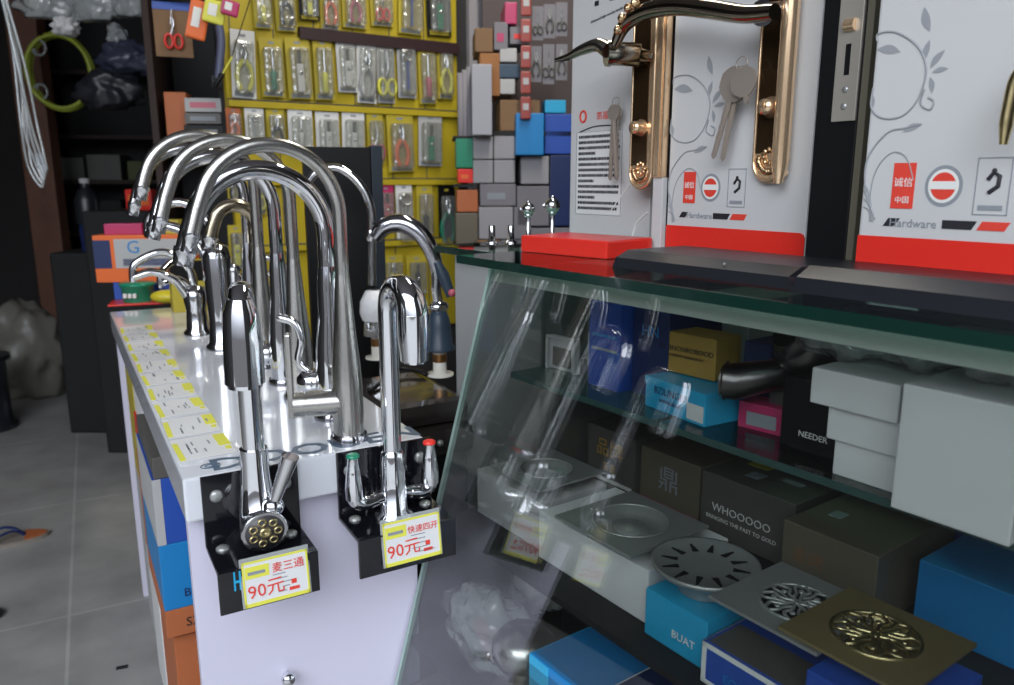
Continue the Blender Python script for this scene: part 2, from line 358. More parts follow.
gooseneck(.208, .040, .370, .080, .0085, 'steel', 'brushed steel gooseneck faucet nearest the front of the counter, with a square bar lever', .045, ring=.0245)
gooseneck(.222, .145, .343, .085, .0125, 'chrome', 'thick bright chrome gooseneck faucet just behind the brushed steel front one', .04, handle='swan', ring=.029)
gooseneck(.208, .27, .385, .082, .0090, 'steel', 'brushed gooseneck faucet third from the front of the counter', .05, handle='none')
gooseneck(.208, .37, .365, .082, .0105, 'chrome', 'chrome gooseneck faucet fourth from the front of the counter', .045, handle='swan')
gooseneck(.208, .50, .402, .086, .0100, 'steel', 'tallest brushed gooseneck faucet, fifth from the front of the counter', .025, handle='none')
gooseneck(.215, .62, .385, .09, .0095, 'chrome', 'chrome gooseneck faucet sixth from the front, showing beyond the tallest arch', .035, handle='none')
gooseneck(.225, .60, .285, .035, .0125, 'bronze_steel', 'short bronze-toned hook faucet seen between the tall faucet pipes', .03, handle='none', ring=.022)

# lever faucet on the left bracket
t = thing('lever_faucet', 'chrome pull-out faucet leaning on the left bracket with its lever up', 'faucet', TAB @ T3(.074, -.028, -.0845) @ Matrix.Diagonal((1.06, 1.06, 1, 1)), 'faucets on the black brackets')
EL = [(0, -.030, .0285), (0, -.026, .029), (0, -.016, .031), (0, -.006, .040), (0, -.001, .058), (0, 0, .085), (0, 0, .118)]
EP = smooth(EL, 4); ER = [.0235, .0245, .0245, .0242, .0238, .0236, .0234, .0232, .023, .0226, .022, .0214, .0208, .02, .0193, .0186, .018, .0172, .0165, .016, .0156, .0152, .015, .0148, .0146]
MB().tube(EP, ER, seg=32).build('body', 'chrome', t)
A = Matrix.Translation(EP[0]) @ (EP[0]-EP[1]).to_track_quat('Z', 'Y').to_matrix().to_4x4()
m = MB(A)
for k in range(7):
    a = k*2*PI/7; m.lathe([(.0045, -.001), (.0048, .002), (.003, .0025), (.003, .001)], seg=10, T=T3(.0135*math.cos(a), .0135*math.sin(a), 0), cap=False)
m.lathe([(.0065, 0), (.0065, .003), (.004, .0035), (.0005, .001)], seg=12, cap=False); m.build('inlet_threads', 'brass_b', t)
MB(A).lathe([(.0205, -.0005), (.0205, .0004), (.0005, .0004)], seg=28, cap=False).build('base_recess', mat('recess_dark', (.05, .045, .05), .4), t)
top = V((0, 0, .105))
pp = [top, top+V((0, 0, .03)), top+V((.0, .0, .165))]
for i in range(1, 13):
    a = PI*i/12; pp.append(top+V((-.012*(1-math.cos(a))*.5, -.024*(1-math.cos(a)), .165+.030*math.sin(a))))
MB().tube(pp, .0118, seg=20).build('spout', 'chrome', t)
e_ = pp[-1]
MB().tube([e_+V((0, 0, .026)), e_+V((0, 0, .012)), e_+V((0, 0, -.02)), e_+V((-.001, -.002, -.062))], [.012, .0165, .019, .0192], seg=26).tube([e_+V((-.001, -.002, -.062)), e_+V((-.001, -.002, -.066))], .0165, seg=22).build('spray_head', 'chrome', t)
h0 = V((.012, -.019, .052)); h1 = h0+V((.018, -.016, .062))
MB().ball(tuple(h0), .012).tube([h0, h0.lerp(h1, .5), h1], [.0055, .0075, .0095], seg=16).build('lever', 'chrome', t)

# two-handle faucet on the right bracket
t = thing('two_handle_faucet', 'chrome two-handled faucet with green and red marked handles on the right bracket', 'faucet', TAB @ T3(.238, -.033, -.0845) @ Matrix.Diagonal((1.12, 1.1, 1, 1)), 'faucets on the black brackets')
MB().lathe([(.021, 0), (.021, .004), (.0155, .008), (.0145, .05), (.0135, .08), (.0125, .085), (.0105, .088)], seg=28).build('body', 'chrome', t)
pp = [(0, 0, .08), (0, 0, .12), (0, 0, .262)]
for i in range(1, 15):
    a = PI*i/14; pp.append((.004*(1-math.cos(a)), -.026*(1-math.cos(a)), .262+.034*math.sin(a)))
MB().tube(pp, [.0105]*3+[.0105+.006*i/14 for i in range(14)], seg=20).build('spout', 'chrome', t)
e_ = V(pp[-1])
MB().tube([e_+V((0, 0, .004)), e_+V((0, 0, -.02)), e_+V((0, 0, -.05))], [.0165, .0165, .0145], seg=20).tube([e_+V((0, 0, -.049)), e_+V((0, 0, -.053))], .011, seg=20).build('spray_head', 'chrome', t)
for s, rk, dz in ((-1, 'green', 0), (1, 'red', 0)):
    h = MB().tube([(s*.01, 0, .03), (s*.022, 0, .028)], .008, seg=14).tube(smooth([(s*.02, 0, .028), (s*.034, 0, .026), (s*.043, 0, .031), (s*.045, 0, .045)]), [.0092]*19, seg=16)
    h.lathe([(.0095, 0), (.010, .012), (.008, .035), (.006, .05), (.0068, .053)], T=T3(s*.045, 0, .034), seg=18)
    ho = h.build('handle', 'chrome', t)
    c = MB(T3(s*.045, 0, .087)).lathe([(.0072, 0), (.0072, .003), (.005, .0045)], seg=16).build('indicator_cap', rk, ho); c['label'] = ('green' if s < 0 else 'red')+' cap on top of the handle'

# basin taps at the back left
def basin_tap(w, l, rot, label, sc=1.0, tall=.07):
    t = thing('basin_faucet', label, 'faucet', TAB @ T3(w, l, 0, rz=rot) @ Matrix.Diagonal((sc, sc, sc, 1)), 'low basin faucets on the counter')
    MB().lathe([(.027, 0), (.027, .006), (.021, .012), (.019, .05), (.023, tall), (.019, tall+.02), (.0001, tall+.026)]).build('body', 'chrome', t)
    MB().tube(smooth([(0, 0, tall-.03), (-.03, 0, tall+.03), (-.07, 0, tall+.052), (-.105, 0, tall+.045)]), [.017, .016, .016, .015, .015, .015, .014, .014, .014, .014, .014, .013, .013, .013, .013, .013, .013, .013, .013], seg=16, flat=.6).build('spout', 'chrome', t)
    MB().tube(smooth([(0, 0, tall+.02), (-.01, 0, tall+.06), (-.05, .0, tall+.09), (-.10, 0, tall+.07), (-.108, 0, tall+.035)]), [.007]*24+[.006], seg=12).build('lever', 'chrome', t)
    return t
basin_tap(.17, .70, -30, 'low curved chrome basin faucet beside the tall arches, lever loop over its spout', 1.2, .15)
basin_tap(.15, .88, -5, 'low chrome basin faucet in the middle of the far cluster, bent wide spout', 1.1, .075)
basin_tap(.17, 1.0, 40, 'rearmost low chrome basin faucet, by the colourful packages', 1.0, .065)
basin_tap(.235, .80, 150, 'low chrome basin faucet close behind the tall pipes, spout turned away', .9, .1)
# cross handled tap with round levers
t = thing('cross_handle_faucet', 'chrome mixer with two round horizontal knobs behind the tall pipes', 'faucet', TAB @ T3(.20, .70, 0), None)
MB().lathe([(.024, 0), (.024, .006), (.014, .012), (.012, .15), (.016, .16), (.0001, .17)]).build('body', 'chrome', t)
for s in (-1, 1): MB().tube([(s*.012, 0, .14), (s*.02, 0, .14), (s*.024, 0, .14), (s*.05, 0, .146), (s*.056, 0, .148)], [.006, .006, .011, .012, .007], seg=16).build('knob', 'chrome', t)
# white plastic shank
t = thing('tap_shank', 'cream plastic fixing shank with a chrome collar on the white counter', 'plumbing part', TAB @ T3(.168, .70, 0))
MB().lathe([(.011, 0), (.011, .035)]).build('shank', 'pwhite', t); MB().lathe([(.013, .035), (.013, .06), (.008, .07)]).build('collar', 'chrome', t)

# ---- far end of the counter: packages
def printed_box(name, label, cat, fr, size, key, bands=(), text=None, tkey='whiteink', tsize=.02, group=None, tpos=(.5, .5), endkey=None, ch=.0015, lid=False, ttop=None):
    sx_, sy_, sz_ = size
    t = thing(name, label, cat, fr, group)
    m = MB().box((0, 0, 0), (sx_, sy_, sz_*.999), ch=ch); keys = [key]
    for (a, b2, c2, d2, k) in bands:
        if k not in keys: keys.append(k)
        i = keys.index(k); m.box((a*sx_, -.0006, c2*sz_), (b2*sx_, 0, d2*sz_), i); 
        if a <= 0.01: m.box((-.0006, 0.001, c2*sz_), (0, sy_*.999, d2*sz_), i)
    if text:
        if tkey not in keys: keys.append(tkey)
        for j, line in enumerate(text.split('\n')):
            m.text(line, tsize*(1 if j == 0 else .5), T3(tpos[0]*sx_, -.0009, tpos[1]*sz_-j*tsize*.8, rx=90), keys.index(tkey))
    if ttop:
        for (a, b2, c2, d2, k) in ttop:
            if k not in keys: keys.append(k)
            m.box((a*sx_, c2*sy_, sz_), (b2*sx_, d2*sy_, sz_+.0005), keys.index(k))
    m.build('carton', keys, t)
    # lid seam
    if lid: MB().box((-.0007, -.0007, sz_*.78), (sx_+.0007, sy_+.0007, sz_+.0004), ch=.001).build('lid', key, t)
    return t
pf = at_z(104, 302, .75)
printed_box('tool_box', 'small blue carton under the orange box at the far end of the counter', 'box', frame((pf.x+.01, pf.y+.04, .75), 12), (.22, .1, .05), 'blue')
printed_box('tool_box', 'orange carton with white and blue panel at the far end of the counter', 'box', frame((pf.x-.03, pf.y+.03, .8), 8), (.25, .12, .13), 'orange', bands=[(.22, .95, .3, .92, 'greybox'), (.3, .8, .35, .5, 'blue'), (.0, .18, .3, .9, 'navy')], text='G', tkey='sky', tsize=.05, tpos=(.42, .62))
q = at_z(134, 304, .75)
t = thing('plastic_tub', 'round green plastic tub in front of the orange carton', 'tub', frame((q.x, q.y+.03, .75)))
MB().lathe([(.038, 0), (.043, .045), (.046, .047), (.046, .055), (.0001, .056)]).build('tub', 'green', t)
m = MB()
for k in range(3): m.box((-.02+.013*k, -.0455, .018), (-.011+.013*k, -.0425, .03))
m.build('print', 'whiteink', t)
q = at_z(165, 305, .75)
tag(MB(frame((q.x, q.y+.02, .75), 10)).ball((0, 0, .02), .045, sc=(1, .6, .42)).ball((.03, 0, .016), .03, sc=(1.2, .7, .5)).build('plastic_bag', mat('crumpled_yellow', (.6, .5, .03), .35, bump=1, bscale=25)), 'crumpled yellow plastic packet beside the green tub', 'packet')
tag(MB(frame((q.x-.1, q.y-.02, .7503), 20)).box((-.04, 0, 0), (.17, .1, .004), ch=.001).build('leaflet', 'red'), 'flat red leaflet under the packages at the counter end', 'leaflet')
q = at_z(150, 250, .93)
tag(MB(frame((pf.x+.12, pf.y+.08, .93))).box((0, 0, 0), (.07, .05, .04), ch=.002).build('tool_box', 'ycard'), 'small yellow carton on top of the orange box', 'box')
tag(MB(frame((pf.x-.01, pf.y+.06, .93), 8)).box((0, 0, 0), (.1, .05, .03), ch=.002).build('tool_box', 'magenta'), 'small dark red carton on top of the orange box', 'box')
pb2 = at_z(212, 300, .75)
printed_box('tool_box', 'yellow carton with dark lid behind the basin faucets', 'box', TAB @ T3(.14, 1.20, 0), (.11, .05, .13), 'ycard', bands=[(0, 1, .6, 1, 'mblack')])

# ---- under the counter, open left side
U = frame((-.365, .815, 0), 30)
UN = U.to_3x3() @ V((0, 1, 0))
def uz(x, y, l): return max(0, on_plane(x, y, U @ V((0, l, 0)), UN).z)
def ubox(w0, l0, l1, y_top, y_bot, key, label, **k):
    z1, z0 = uz(165, y_top, l0), uz(165, y_bot, l0)
    return printed_box('stock_box', label, 'box', U @ T3(w0, l0, z0), (.20, l1-l0, z1-z0-.0005), key, group='boxes stocked under the counter', **k)
ubox(0.002, .36, .60, 640, 1200, 'rust', 'brown-orange carton on the floor at the bottom of the stack under the counter', bands=[(.35, 1, .2, .95, 'dgrey'), (.2, .35, .0, 1, 'greybox')])
ubox(-0.008, .34, .62, 612, 640, 'rust', 'flat orange-brown carton under the light blue box beneath the counter', text='SXXSL', tkey='blackink', tsize=.022, tpos=(.3, .3))
ubox(-0.008, .34, .60, 545, 612, 'sky', 'light blue carton with a dark bird-like mark beneath the counter', text='Y\nBEADWEY', tkey='navy', tsize=.04, tpos=(.38, .45))
ubox(-0.008, .34, .60, 478, 545, 'blue', 'deep blue carton on top of the light blue one beneath the counter', text='EEE\nEEE', tkey='greybox', tsize=.012, tpos=(.36, .2), bands=[(0, .06, 0, 1, 'greybox')])
ubox(-0.005, .34, .60, 456, 478, 'dgrey', 'thin dark printed carton topping the deep blue box under the counter', bands=[(.2, .6, .2, .8, 'greyink')])
t = printed_box('stock_box', 'off-white carton low behind the blue boxes under the counter', 'box', U @ T3(.004, .66, 0), (.2, .2, .30), 'paper', group='boxes stocked under the counter')
printed_box('stock_box', 'rust red carton behind the deep blue box under the counter', 'box', U @ T3(.004, .66, .301), (.2, .2, .22), 'rust', group='boxes stocked under the counter')
printed_box('stock_box', 'bright red carton just under the countertop behind the blue boxes', 'box', U @ T3(.006, .66, .522), (.2, .2, .08), 'red', group='boxes stocked under the counter')
printed_box('stock_box', 'small white carton on the bright red one under the countertop', 'box', U @ T3(.01, .66, .603), (.16, .2, .06), 'paper', group='boxes stocked under the counter')
printed_box('stock_box', 'yellowish carton under the far half of the counter', 'box', U @ T3(.012, .92, 0), (.2, .2, .66), 'ycard', group='boxes stocked under the counter', bands=[(0, 1, 0, .6, 'greybox')])

# ================================================================ BLACK HOB AND HEATED TAPS BEHIND THE COUNTER
hb = at_z(430, 385, .70)
HB = frame((hb.x, hb.y, 0), 30)
t = thing('gas_hob', 'black enamel cooker cabinet with rounded top between counter and glass case', 'cooker', HB)
MB().box((-.14, -.10, .0), (.03, .12, .60), ch=.01).build('cabinet', 'mblack', t)
MB().box((-.15, -.125, .60), (.035, .14, .655), ch=.022).box((-.14, -.11, .655), (.03, .13, .70), ch=.02).build('enamel_top', 'hob', t)
m = MB()
for x, z in ((-.04, .63), (-.012, .635), (.006, .635)): m.ball((x, -.127, z), .006 if x < -.03 else .003)
m.build('control_knob', 'dsteel', t)
MB().tube(smooth([(-.12, .0, .703), (-.02, .1, .712), (.02, .06, .705), (.022, .12, .702)]), .004, seg=8).build('cord', 'mblack', t)
def spool(t):
    MB().lathe([(.027, 0), (.027, .004), (.0135, .006), (.0135, .05)], seg=26).build('mounting_shank', 'pwhite', t)
    MB().lathe([(.0142, .028), (.0142, .044)], seg=26).build('copper_band', 'copper', t)
ta = at_z(440, 375, .70); tb = at_z(378, 358, .70)
t = thing('electric_tap', 'heated tap with fat grey curved spout and red dot standing on the black hob', 'faucet', frame((ta.x, ta.y, .70), 30), 'electric taps on the hob')
spool(t)
MB().lathe([(.030, .052), (.030, .058), (.026, .064), (.023, .10), (.019, .12), (.014, .13), (.0001, .134)], seg=26).build('heater_body', 'rubber', t)
MB().ball((0, 0, .137), .017, sc=(1.2, 1, .8)).tube([(0, 0, .137), tuple(to(frame((ta.x, ta.y, .70), 30), at_y(436, 288, ta.y)))], .0095, seg=14).build('swivel', 'chrome', t)
pa = to(frame((ta.x, ta.y, .70), 30), at_y(441, 285, ta.y)); 
def onT(x, y, Y, fr): return to(fr, at_y(x, y, Y))
fa = frame((ta.x, ta.y, .70), 30)
MB().tube(smooth([onT(436, 292, ta.y, fa), onT(436, 265, ta.y, fa), onT(424, 238, ta.y, fa), onT(404, 224, ta.y, fa), onT(386, 226, ta.y, fa), onT(375, 238, ta.y, fa)]), [.009+.010*math.sin(PI*min(1, k/30)**.9)*(.4+.6*k/30)+.004*k/30 for k in range(31)], seg=18).build('spout', 'chrome_d', t)
MB().tube([onT(437, 262, ta.y-.02, fa), onT(443, 275, ta.y-.02, fa), onT(451, 296, ta.y-.02, fa)], [.007, .012, .009], seg=14).build('temperature_handle', 'rubber', t)
MB().ball(tuple(onT(452, 293, ta.y-.032, fa)), .0075).build('indicator', 'pink', t)
t = thing('electric_tap', 'heated tap wrapped in white plastic with tall thin arched neck on the black hob', 'faucet', frame((tb.x, tb.y, .70), 30), 'electric taps on the hob')
spool(t); fb = frame((tb.x, tb.y, .70), 30)
MB().lathe([(.030, .052), (.030, .060), (.026, .10), (.022, .13), (.012, .14), (.0001, .142)], seg=26).build('heater_body', 'chrome', t)
MB().lathe([(.031, .085), (.036, .10), (.034, .125), (.022, .148), (.012, .15)], seg=14, cap=False).build('wrapping', mat('white_bubble_wrap', (.8, .8, .82), .4, bump=1, bscale=80), t)
n0 = onT(372, 285, tb.y, fb)
MB().tube([n0, onT(372, 250, tb.y, fb)]+smooth([onT(372, 228, tb.y, fb), onT(370, 205, tb.y, fb), onT(358, 182, tb.y, fb), onT(338, 168, tb.y, fb), onT(318, 172, tb.y, fb), onT(306, 186, tb.y, fb)]), .0088, seg=16).build('spout', 'chrome', t)
MB(Matrix.Translation(onT(372, 236, tb.y, fb))).lathe([(.011, -.01), (.013, -.004), (.013, .006), (.011, .012)]).build('collar', 'chrome', t)

# black display panel behind the arches
pa = at_y(328, 290, 1.75)
t = thing('display_stand', 'tall black display panel standing behind the gooseneck faucets', 'panel', frame((pa.x, pa.y, 0), 18))
MB().box((-.04, 0, .45), (.108, .05, 1.152), ch=.002).build('board', 'mblack', t)
MB().box((.109, -.001, .45), (.134, .05, 1.156), ch=.002).build('edge_strip', mat('slate_edge', (.012, .02, .032), .5), t)
MB().box((-.08, -.06, 0), (.17, .12, .02), ch=.003).box((.02, .01, .02), (.06, .04, .46)).build('stand', 'mblack', t)

# ================================================================ THE GLASS CASE
CL = .95; CD = .46; ZT = .967
def cpt(x, y, z): return V((x, y, z))
t = thing('glass_display_case', 'slant-fronted glass display case with green-edged top on the right', 'display case', CAS)
def slab(m, poly_yz, x0, x1, mi=0):
    n = len(poly_yz); vs = [(x0, y, z) for y, z in poly_yz]+[(x1, y, z) for y, z in poly_yz]
    m.add(vs, [list(range(n)), [n+i for i in range(n)][::-1]]+[(i, n+i, n+(i+1) % n, (i+1) % n) for i in range(n)], mi); return m
m = MB().box((-.030, -.028, ZT), (CL, CD+.02, ZT+.011)); ob = m.build('glass_top', ['topglass', 'edge'], t)
for p in ob.data.polygons:
    if abs(p.normal.z) < .5: p.material_index = 1
zb = .38
slab(MB(), [(glass_y(ZT), ZT), (glass_y(ZT)+.005, ZT), (glass_y(zb)+.005, zb), (glass_y(zb), zb)], 0.017, CL).build('front_pane', 'glass', t)
slab(MB(), [(glass_y(ZT), ZT), (glass_y(ZT)+.006, ZT), (glass_y(zb)+.006, zb), (glass_y(zb), zb)], .011, .017).build('pane_edge', 'pedge', t)
slab(MB(), [(glass_y(ZT)+.006, ZT), (CD, ZT), (CD, zb), (glass_y(zb)+.006, zb)], .012, .016).build('end_pane', 'glass', t)
MB().box((.004, CD, 0), (CL, CD+.015, ZT)).build('back_panel', mat('case_back', (.05, .055, .055), .5), t)
ob = MB().box((.30, .035, .802), (CL-.005, CD-.01, .810)).build('glass_shelf', ['topglass', 'edge'], t)
for p in ob.data.polygons:
    if abs(p.normal.z) < .5: p.material_index = 1
ob.data.materials[1] = mat('teal_shelf_edge', (.03, .075, .07), .2)
MB().box((.012, .035, .802), (.292, CD-.01, .810)).build('glass_shelf', ob.data.materials[1], t)
MB().box((.006, -.085, .607), (CL-.005, CD-.01, .615)).build('lower_shelf', 'dark', t)
slab(MB(), [(glass_y(zb), zb), (CD, zb), (CD, 0), (glass_y(zb)+.02, 0)], .014, CL).build('plinth', 'dgrey', t)
slab(MB(), [(glass_y(.945)+.006, .945), (glass_y(ZT)+.006, ZT), (.03, ZT), (.024, .945)], .01, CL).build('top_rail', mat('pale_rail', (.42, .46, .42), .4), t)
lamp = None

def cbox(s0, s1, y, z, d, h, key, label, rot=0, **k):
    nm = k.pop('name', 'stock_box')
    return printed_box(nm, label, 'box', CAS @ T3(s0, y, z, rz=rot), (s1-s0, d, h), key, **k)
# upper shelf
Z1 = .810
cbox(.125, .185, .082, Z1, .10, .115, 'blue', 'upright blue carton at the left of the upper shelf in the glass case', bands=[(.1, .9, .44, .47, 'greyink'), (.1, .9, .6, .63, 'sky')])
cbox(.19, .25, .10, Z1, .10, .112, 'navy', 'upright dark blue carton right of the plain blue one in the case', text='HN', tkey='sky', tsize=.02, tpos=(.5, .7))
cbox(.243, .345, .070, Z1, .09, .038, 'cyan', 'bright cyan carton with a white sticker on the upper case shelf', text='BZILINGER\nSVMVBGEOUU', tkey='navy', tsize=.012, tpos=(.45, .55), bands=[(.72, .98, .1, .6, 'paper')], rot=-6, lid=True)
cbox(.232, .318, .10, Z1+.040, .05, .050, 'goldc', 'gold carton with rows of small lettering on top of the cyan one', text='QOBNONROBOOD\nPKOESBENTURENSEVRLOC', tkey='blackink', tsize=.009, tpos=(.5, .55), rot=4)
cbox(.338, .375, .13, Z1, .07, .09, 'navy', 'dark blue carton end right of the gold carton in the case')
# gunmetal handle roll
t = thing('door_handle_set', 'dark gunmetal lever handle wrapped in film on the upper case shelf', 'handle', CAS @ T3(.40, .085, Z1))
MB().tube([(-.035, -.02, .058), (-.028, -.018, .058), (.0, .02, .066), (.03, .07, .085)], [.020, .020, .017, .014], seg=20).build('lever', 'gunmetal', t)
MB().tube([(-.0385, -.0215, .058), (-.0345, -.0195, .058)], [.018, .022], seg=20).build('end_cap', 'nickel', t)
MB(T3(.028, .03, .105, rx=60, rz=-20)).lathe([(.036, 0), (.036, .012), (.028, .02), (.02, .022), (.02, .03)], seg=28).build('rose_plate', 'gunmetal', t)
MB().box((-.015, .03, 0), (.05, .09, .045), ch=.003).build('base', 'dgrey', t)
t = thing('lock_box', 'red and dark printed carton below the gunmetal handle in the case', 'box', CAS @ T3(.365, .075, Z1, rz=8))
MB().box((.0, .02, .0), (.055, .10, .030), ch=.001).build('carton', 'magenta', t); MB().box((.01, .0195, .005), (.045, .0199, .02)).build('label_patch', 'greyink', t)
cbox(.425, .515, .082, Z1, .05, .075, 'mblack', 'matt black carton with small white lettering beside the white cartons', text='NEEDER', tkey='whiteink', tsize=.009, tpos=(.42, .2))
cbox(.505, .572, .050, Z1, .08, .034, 'paper', 'bottom white carton of the three-high stack on the upper shelf')
cbox(.498, .572, .046, Z1+.034, .09, .032, 'paper', 'middle white carton of the three-high stack on the upper shelf')
cbox(.482, .565, .040, Z1+.066, .09, .034, 'paper', 'top white carton of the three-high stack on the upper shelf', lid=False)
cbox(.577, .668, .020, Z1, .11, .108, 'paper', 'large plain white carton at the right of the upper case shelf', lid=False)
cbox(.70, .82, .05, Z1, .10, .10, 'paper', 'white carton beyond the large one at the right end of the shelf')
# plastic bags on top of the white cartons
def bag(fr, size, label, key='film', name='plastic_bag', seed=1, inside=None):
    r = random.Random(seed); t = thing(name, label, 'bag', fr); a, b2, c2 = size
    bm = bmesh.new(); bmesh.ops.create_icosphere(bm, subdivisions=4, radius=1)
    from mathutils import noise
    for q in bm.verts:
        d = 1+.35*noise.noise(q.co*2.2+V((seed, 0, 0)))+.15*noise.noise(q.co*6+V((0, seed, 0)))
        q.co = V((q.co.x*a*d, q.co.y*b2*d, max(0.0, (q.co.z*d+.85)*c2*.55)))
    bm.verts.index_update(); m = MB(); m.add([q.co.copy() for q in bm.verts], [[q.index for q in f.verts] for f in bm.faces], 0, True); bm.free()
    m.build('film', key, t)
    if inside:
        m = MB()
        for k in range(5): m.tube([(r.uniform(-.5, .2)*a, r.uniform(-.4, .4)*b2, c2*.25), (r.uniform(0, .6)*a, r.uniform(-.4, .4)*b2, c2*.3)], c2*.12, seg=10)
        m.build('contents', inside, t)
    return t
bag(CAS @ T3(.475, .10, Z1+.1005), (.045, .035, .045), 'crumpled clear bag of fittings on top of the white carton stack', seed=2, inside='chrome')
bag(CAS @ T3(.545, .11, Z1+.1005), (.04, .03, .04), 'smaller clear bag right of the first on the white carton stack', seed=5, inside='gunmetal')
bag(CAS @ T3(.625, .085, Z1+.1085), (.04, .03, .035), 'clear bag with brass fittings on the large white carton', seed=8, inside='brass_b')
# grey trays and dark goods at the left of the upper level
for k, (s, y, lb) in enumerate([(.05, .10, 'pale grey plastic tray standing at the left end of the upper case shelf'), (.075, .16, 'pale grey plastic tray behind the first at the left end of the case')]):
    t = thing('plastic_tray', lb, 'tray', CAS @ T3(s, y, Z1, rz=4))
    MB().box((-.03, 0, 0), (.03, .006, .05), ch=.002).box((-.03, -.006, 0), (-.026, .0, .05)).box((.026, -.006, 0), (.03, .0, .05)).box((-.03, -.006, .046), (.03, 0, .05)).build('tray', 'greybox', t)
    MB().box((-.018, -.004, .006), (.018, 0, .034), ch=.002).build('recess', 'dgrey', t)
cbox(.03, .12, .28, Z1, .1, .075, 'dgrey', 'dark grey carton at the back left of the upper case shelf')
cbox(.14, .24, .27, Z1, .12, .11, 'greybox', 'pale carton at the back of the upper case shelf behind the blue ones')
cbox(.28, .42, .28, Z1, .12, .09, 'dbrown', 'dark brown carton at the back of the upper shelf behind the gold carton')
cbox(.46, .60, .24, Z1, .14, .1, 'dgrey', 'dark carton at the back of the upper shelf behind the white stack')

# middle shelf: back row of dark cartons
Z2 = .615
cbox(.0+.01, .118, .185, Z2, .15, .092, 'dgrey', 'black carton with gold characters, first of the dark row in the case', text='品牌\n五金', tkey='goldc', tsize=.03, tpos=(.5, .55), bands=[(.05, .95, .08, .14, 'whiteink')])
cbox(.125, .236, .19, Z2, .15, .085, 'dbrown', 'black-brown carton with faint emblem, second of the dark row in the case', text='鼎', tkey='greyink', tsize=.04, tpos=(.5, .4), bands=[(0, 1, .0, .1, 'magenta')])
cbox(.243, .385, .185, Z2, .15, .085, 'dgrey', 'black carton with rounded white lettering and yellow sticker on top', text='WHOOOOO\nBRINGING THE PAST TO GOLD', tkey='whiteink', tsize=.0155, tpos=(.46, .42), ttop=[(.15, .38, .45, .7, 'ycard'), (.32, .46, .2, .34, 'greyink'), (.6, .8, .35, .42, 'greyink')])
cbox(.400, .512, .140, Z2, .17, .085, 'dbrown', 'large plain brown-black carton at the right of the dark row in the case', ttop=[(.2, .34, .3, .42, 'greyink')], text='蒸烤', tkey='kraft', tsize=.02, tpos=(.3, .5))
m = MB(CAS @ T3(.512, .14, Z2)); 
cbox(.53, .66, .19, Z2, .15, .075, 'sky', 'blue carton right of the brown-black one on the middle case shelf')
cbox(.40, .53, .325, Z2, .11, .08, 'blue', 'deep blue carton at the back of the middle case shelf')
# front row of cartons under the drains
cbox(.02, .17, -.030, Z2, .11, .065, 'greybox', 'pale carton under the leftmost square drain in the case')
cbox(.178, .365, -.042, Z2, .13, .062, 'paper', 'long white carton under the bowl-shaped square drain in the case')
cbox(.374, .455, -.055, Z2, .10, .052, 'cyan', 'cyan carton under the round slotted drain in the case', text='BUAT', tkey='whiteink', tsize=.012, tpos=(.65, .3))
cbox(.461, .560, -.068, Z2, .10, .042, 'blue', 'blue and white carton under the silver patterned drain in the case', bands=[(0, 1, .88, 1, 'whiteink'), (0, 1, 0, .1, 'whiteink'), (0, .05, 0, 1, 'whiteink')], ttop=[(.04, .96, .04, .5, 'dgrey')], text='EOSR', tkey='sky', tsize=.012, tpos=(.4, .3))
cbox(.566, .655, -.066, Z2, .11, .070, 'blue', 'deep blue carton under the gold square drain in the case')
# drains
def sq_plate(m, a, z0, z1, hole, mi=0, seg=40):
    # square plate with round hole
    vs = []
    for z in (z0, z1):
        for k in range(seg):
            th = 2*PI*k/seg; c, s = math.cos(th), math.sin(th); f = a/max(abs(c), abs(s)); vs.append((c*f, s*f, z))
        for k in range(seg):
            th = 2*PI*k/seg; vs.append((math.cos(th)*hole, math.sin(th)*hole, z))
    fs = []
    for k in range(seg):
        j = (k+1) % seg
        fs.append((2*seg+k, 2*seg+j, 3*seg+j, 3*seg+k)); fs.append((k, seg+k, seg+j, j)); fs.append((k, j, 2*seg+j, 2*seg+k)); fs.append((seg+k, 3*seg+k, 3*seg+j, seg+j))
    m.add(vs, fs, mi)
def flower_grate(m, r, z, n=8):
    m.tube([(r*math.cos(a*PI/16), r*math.sin(a*PI/16), z) for a in range(33)], r*.045, seg=8)
    m.ball((0, 0, z), r*.13, sc=(1, 1, .4))
    for k in range(n):
        a = 2*PI*k/n
        pts = [(.12*r*math.cos(a), .12*r*math.sin(a), z), (.45*r*math.cos(a+.3), .45*r*math.sin(a+.3), z), (.72*r*math.cos(a+.1), .72*r*math.sin(a+.1), z), (.96*r*math.cos(a+.35), .96*r*math.sin(a+.35), z)]
        m.tube(smooth(pts, 4), r*.05, seg=6)
        pts = [(.3*r*math.cos(a+.1), .3*r*math.sin(a+.1), z), (.55*r*math.cos(a-.15), .55*r*math.sin(a-.15), z), (.8*r*math.cos(a-.1), .8*r*math.sin(a-.1), z+.001), (.97*r*math.cos(a-.25), .97*r*math.sin(a-.25), z)]
        m.tube(smooth(pts, 4), r*.045, seg=6)
        m.ball((.62*r*math.cos(a+.4), .62*r*math.sin(a+.4), z), r*.09, sc=(1, 1, .5), seg=8)
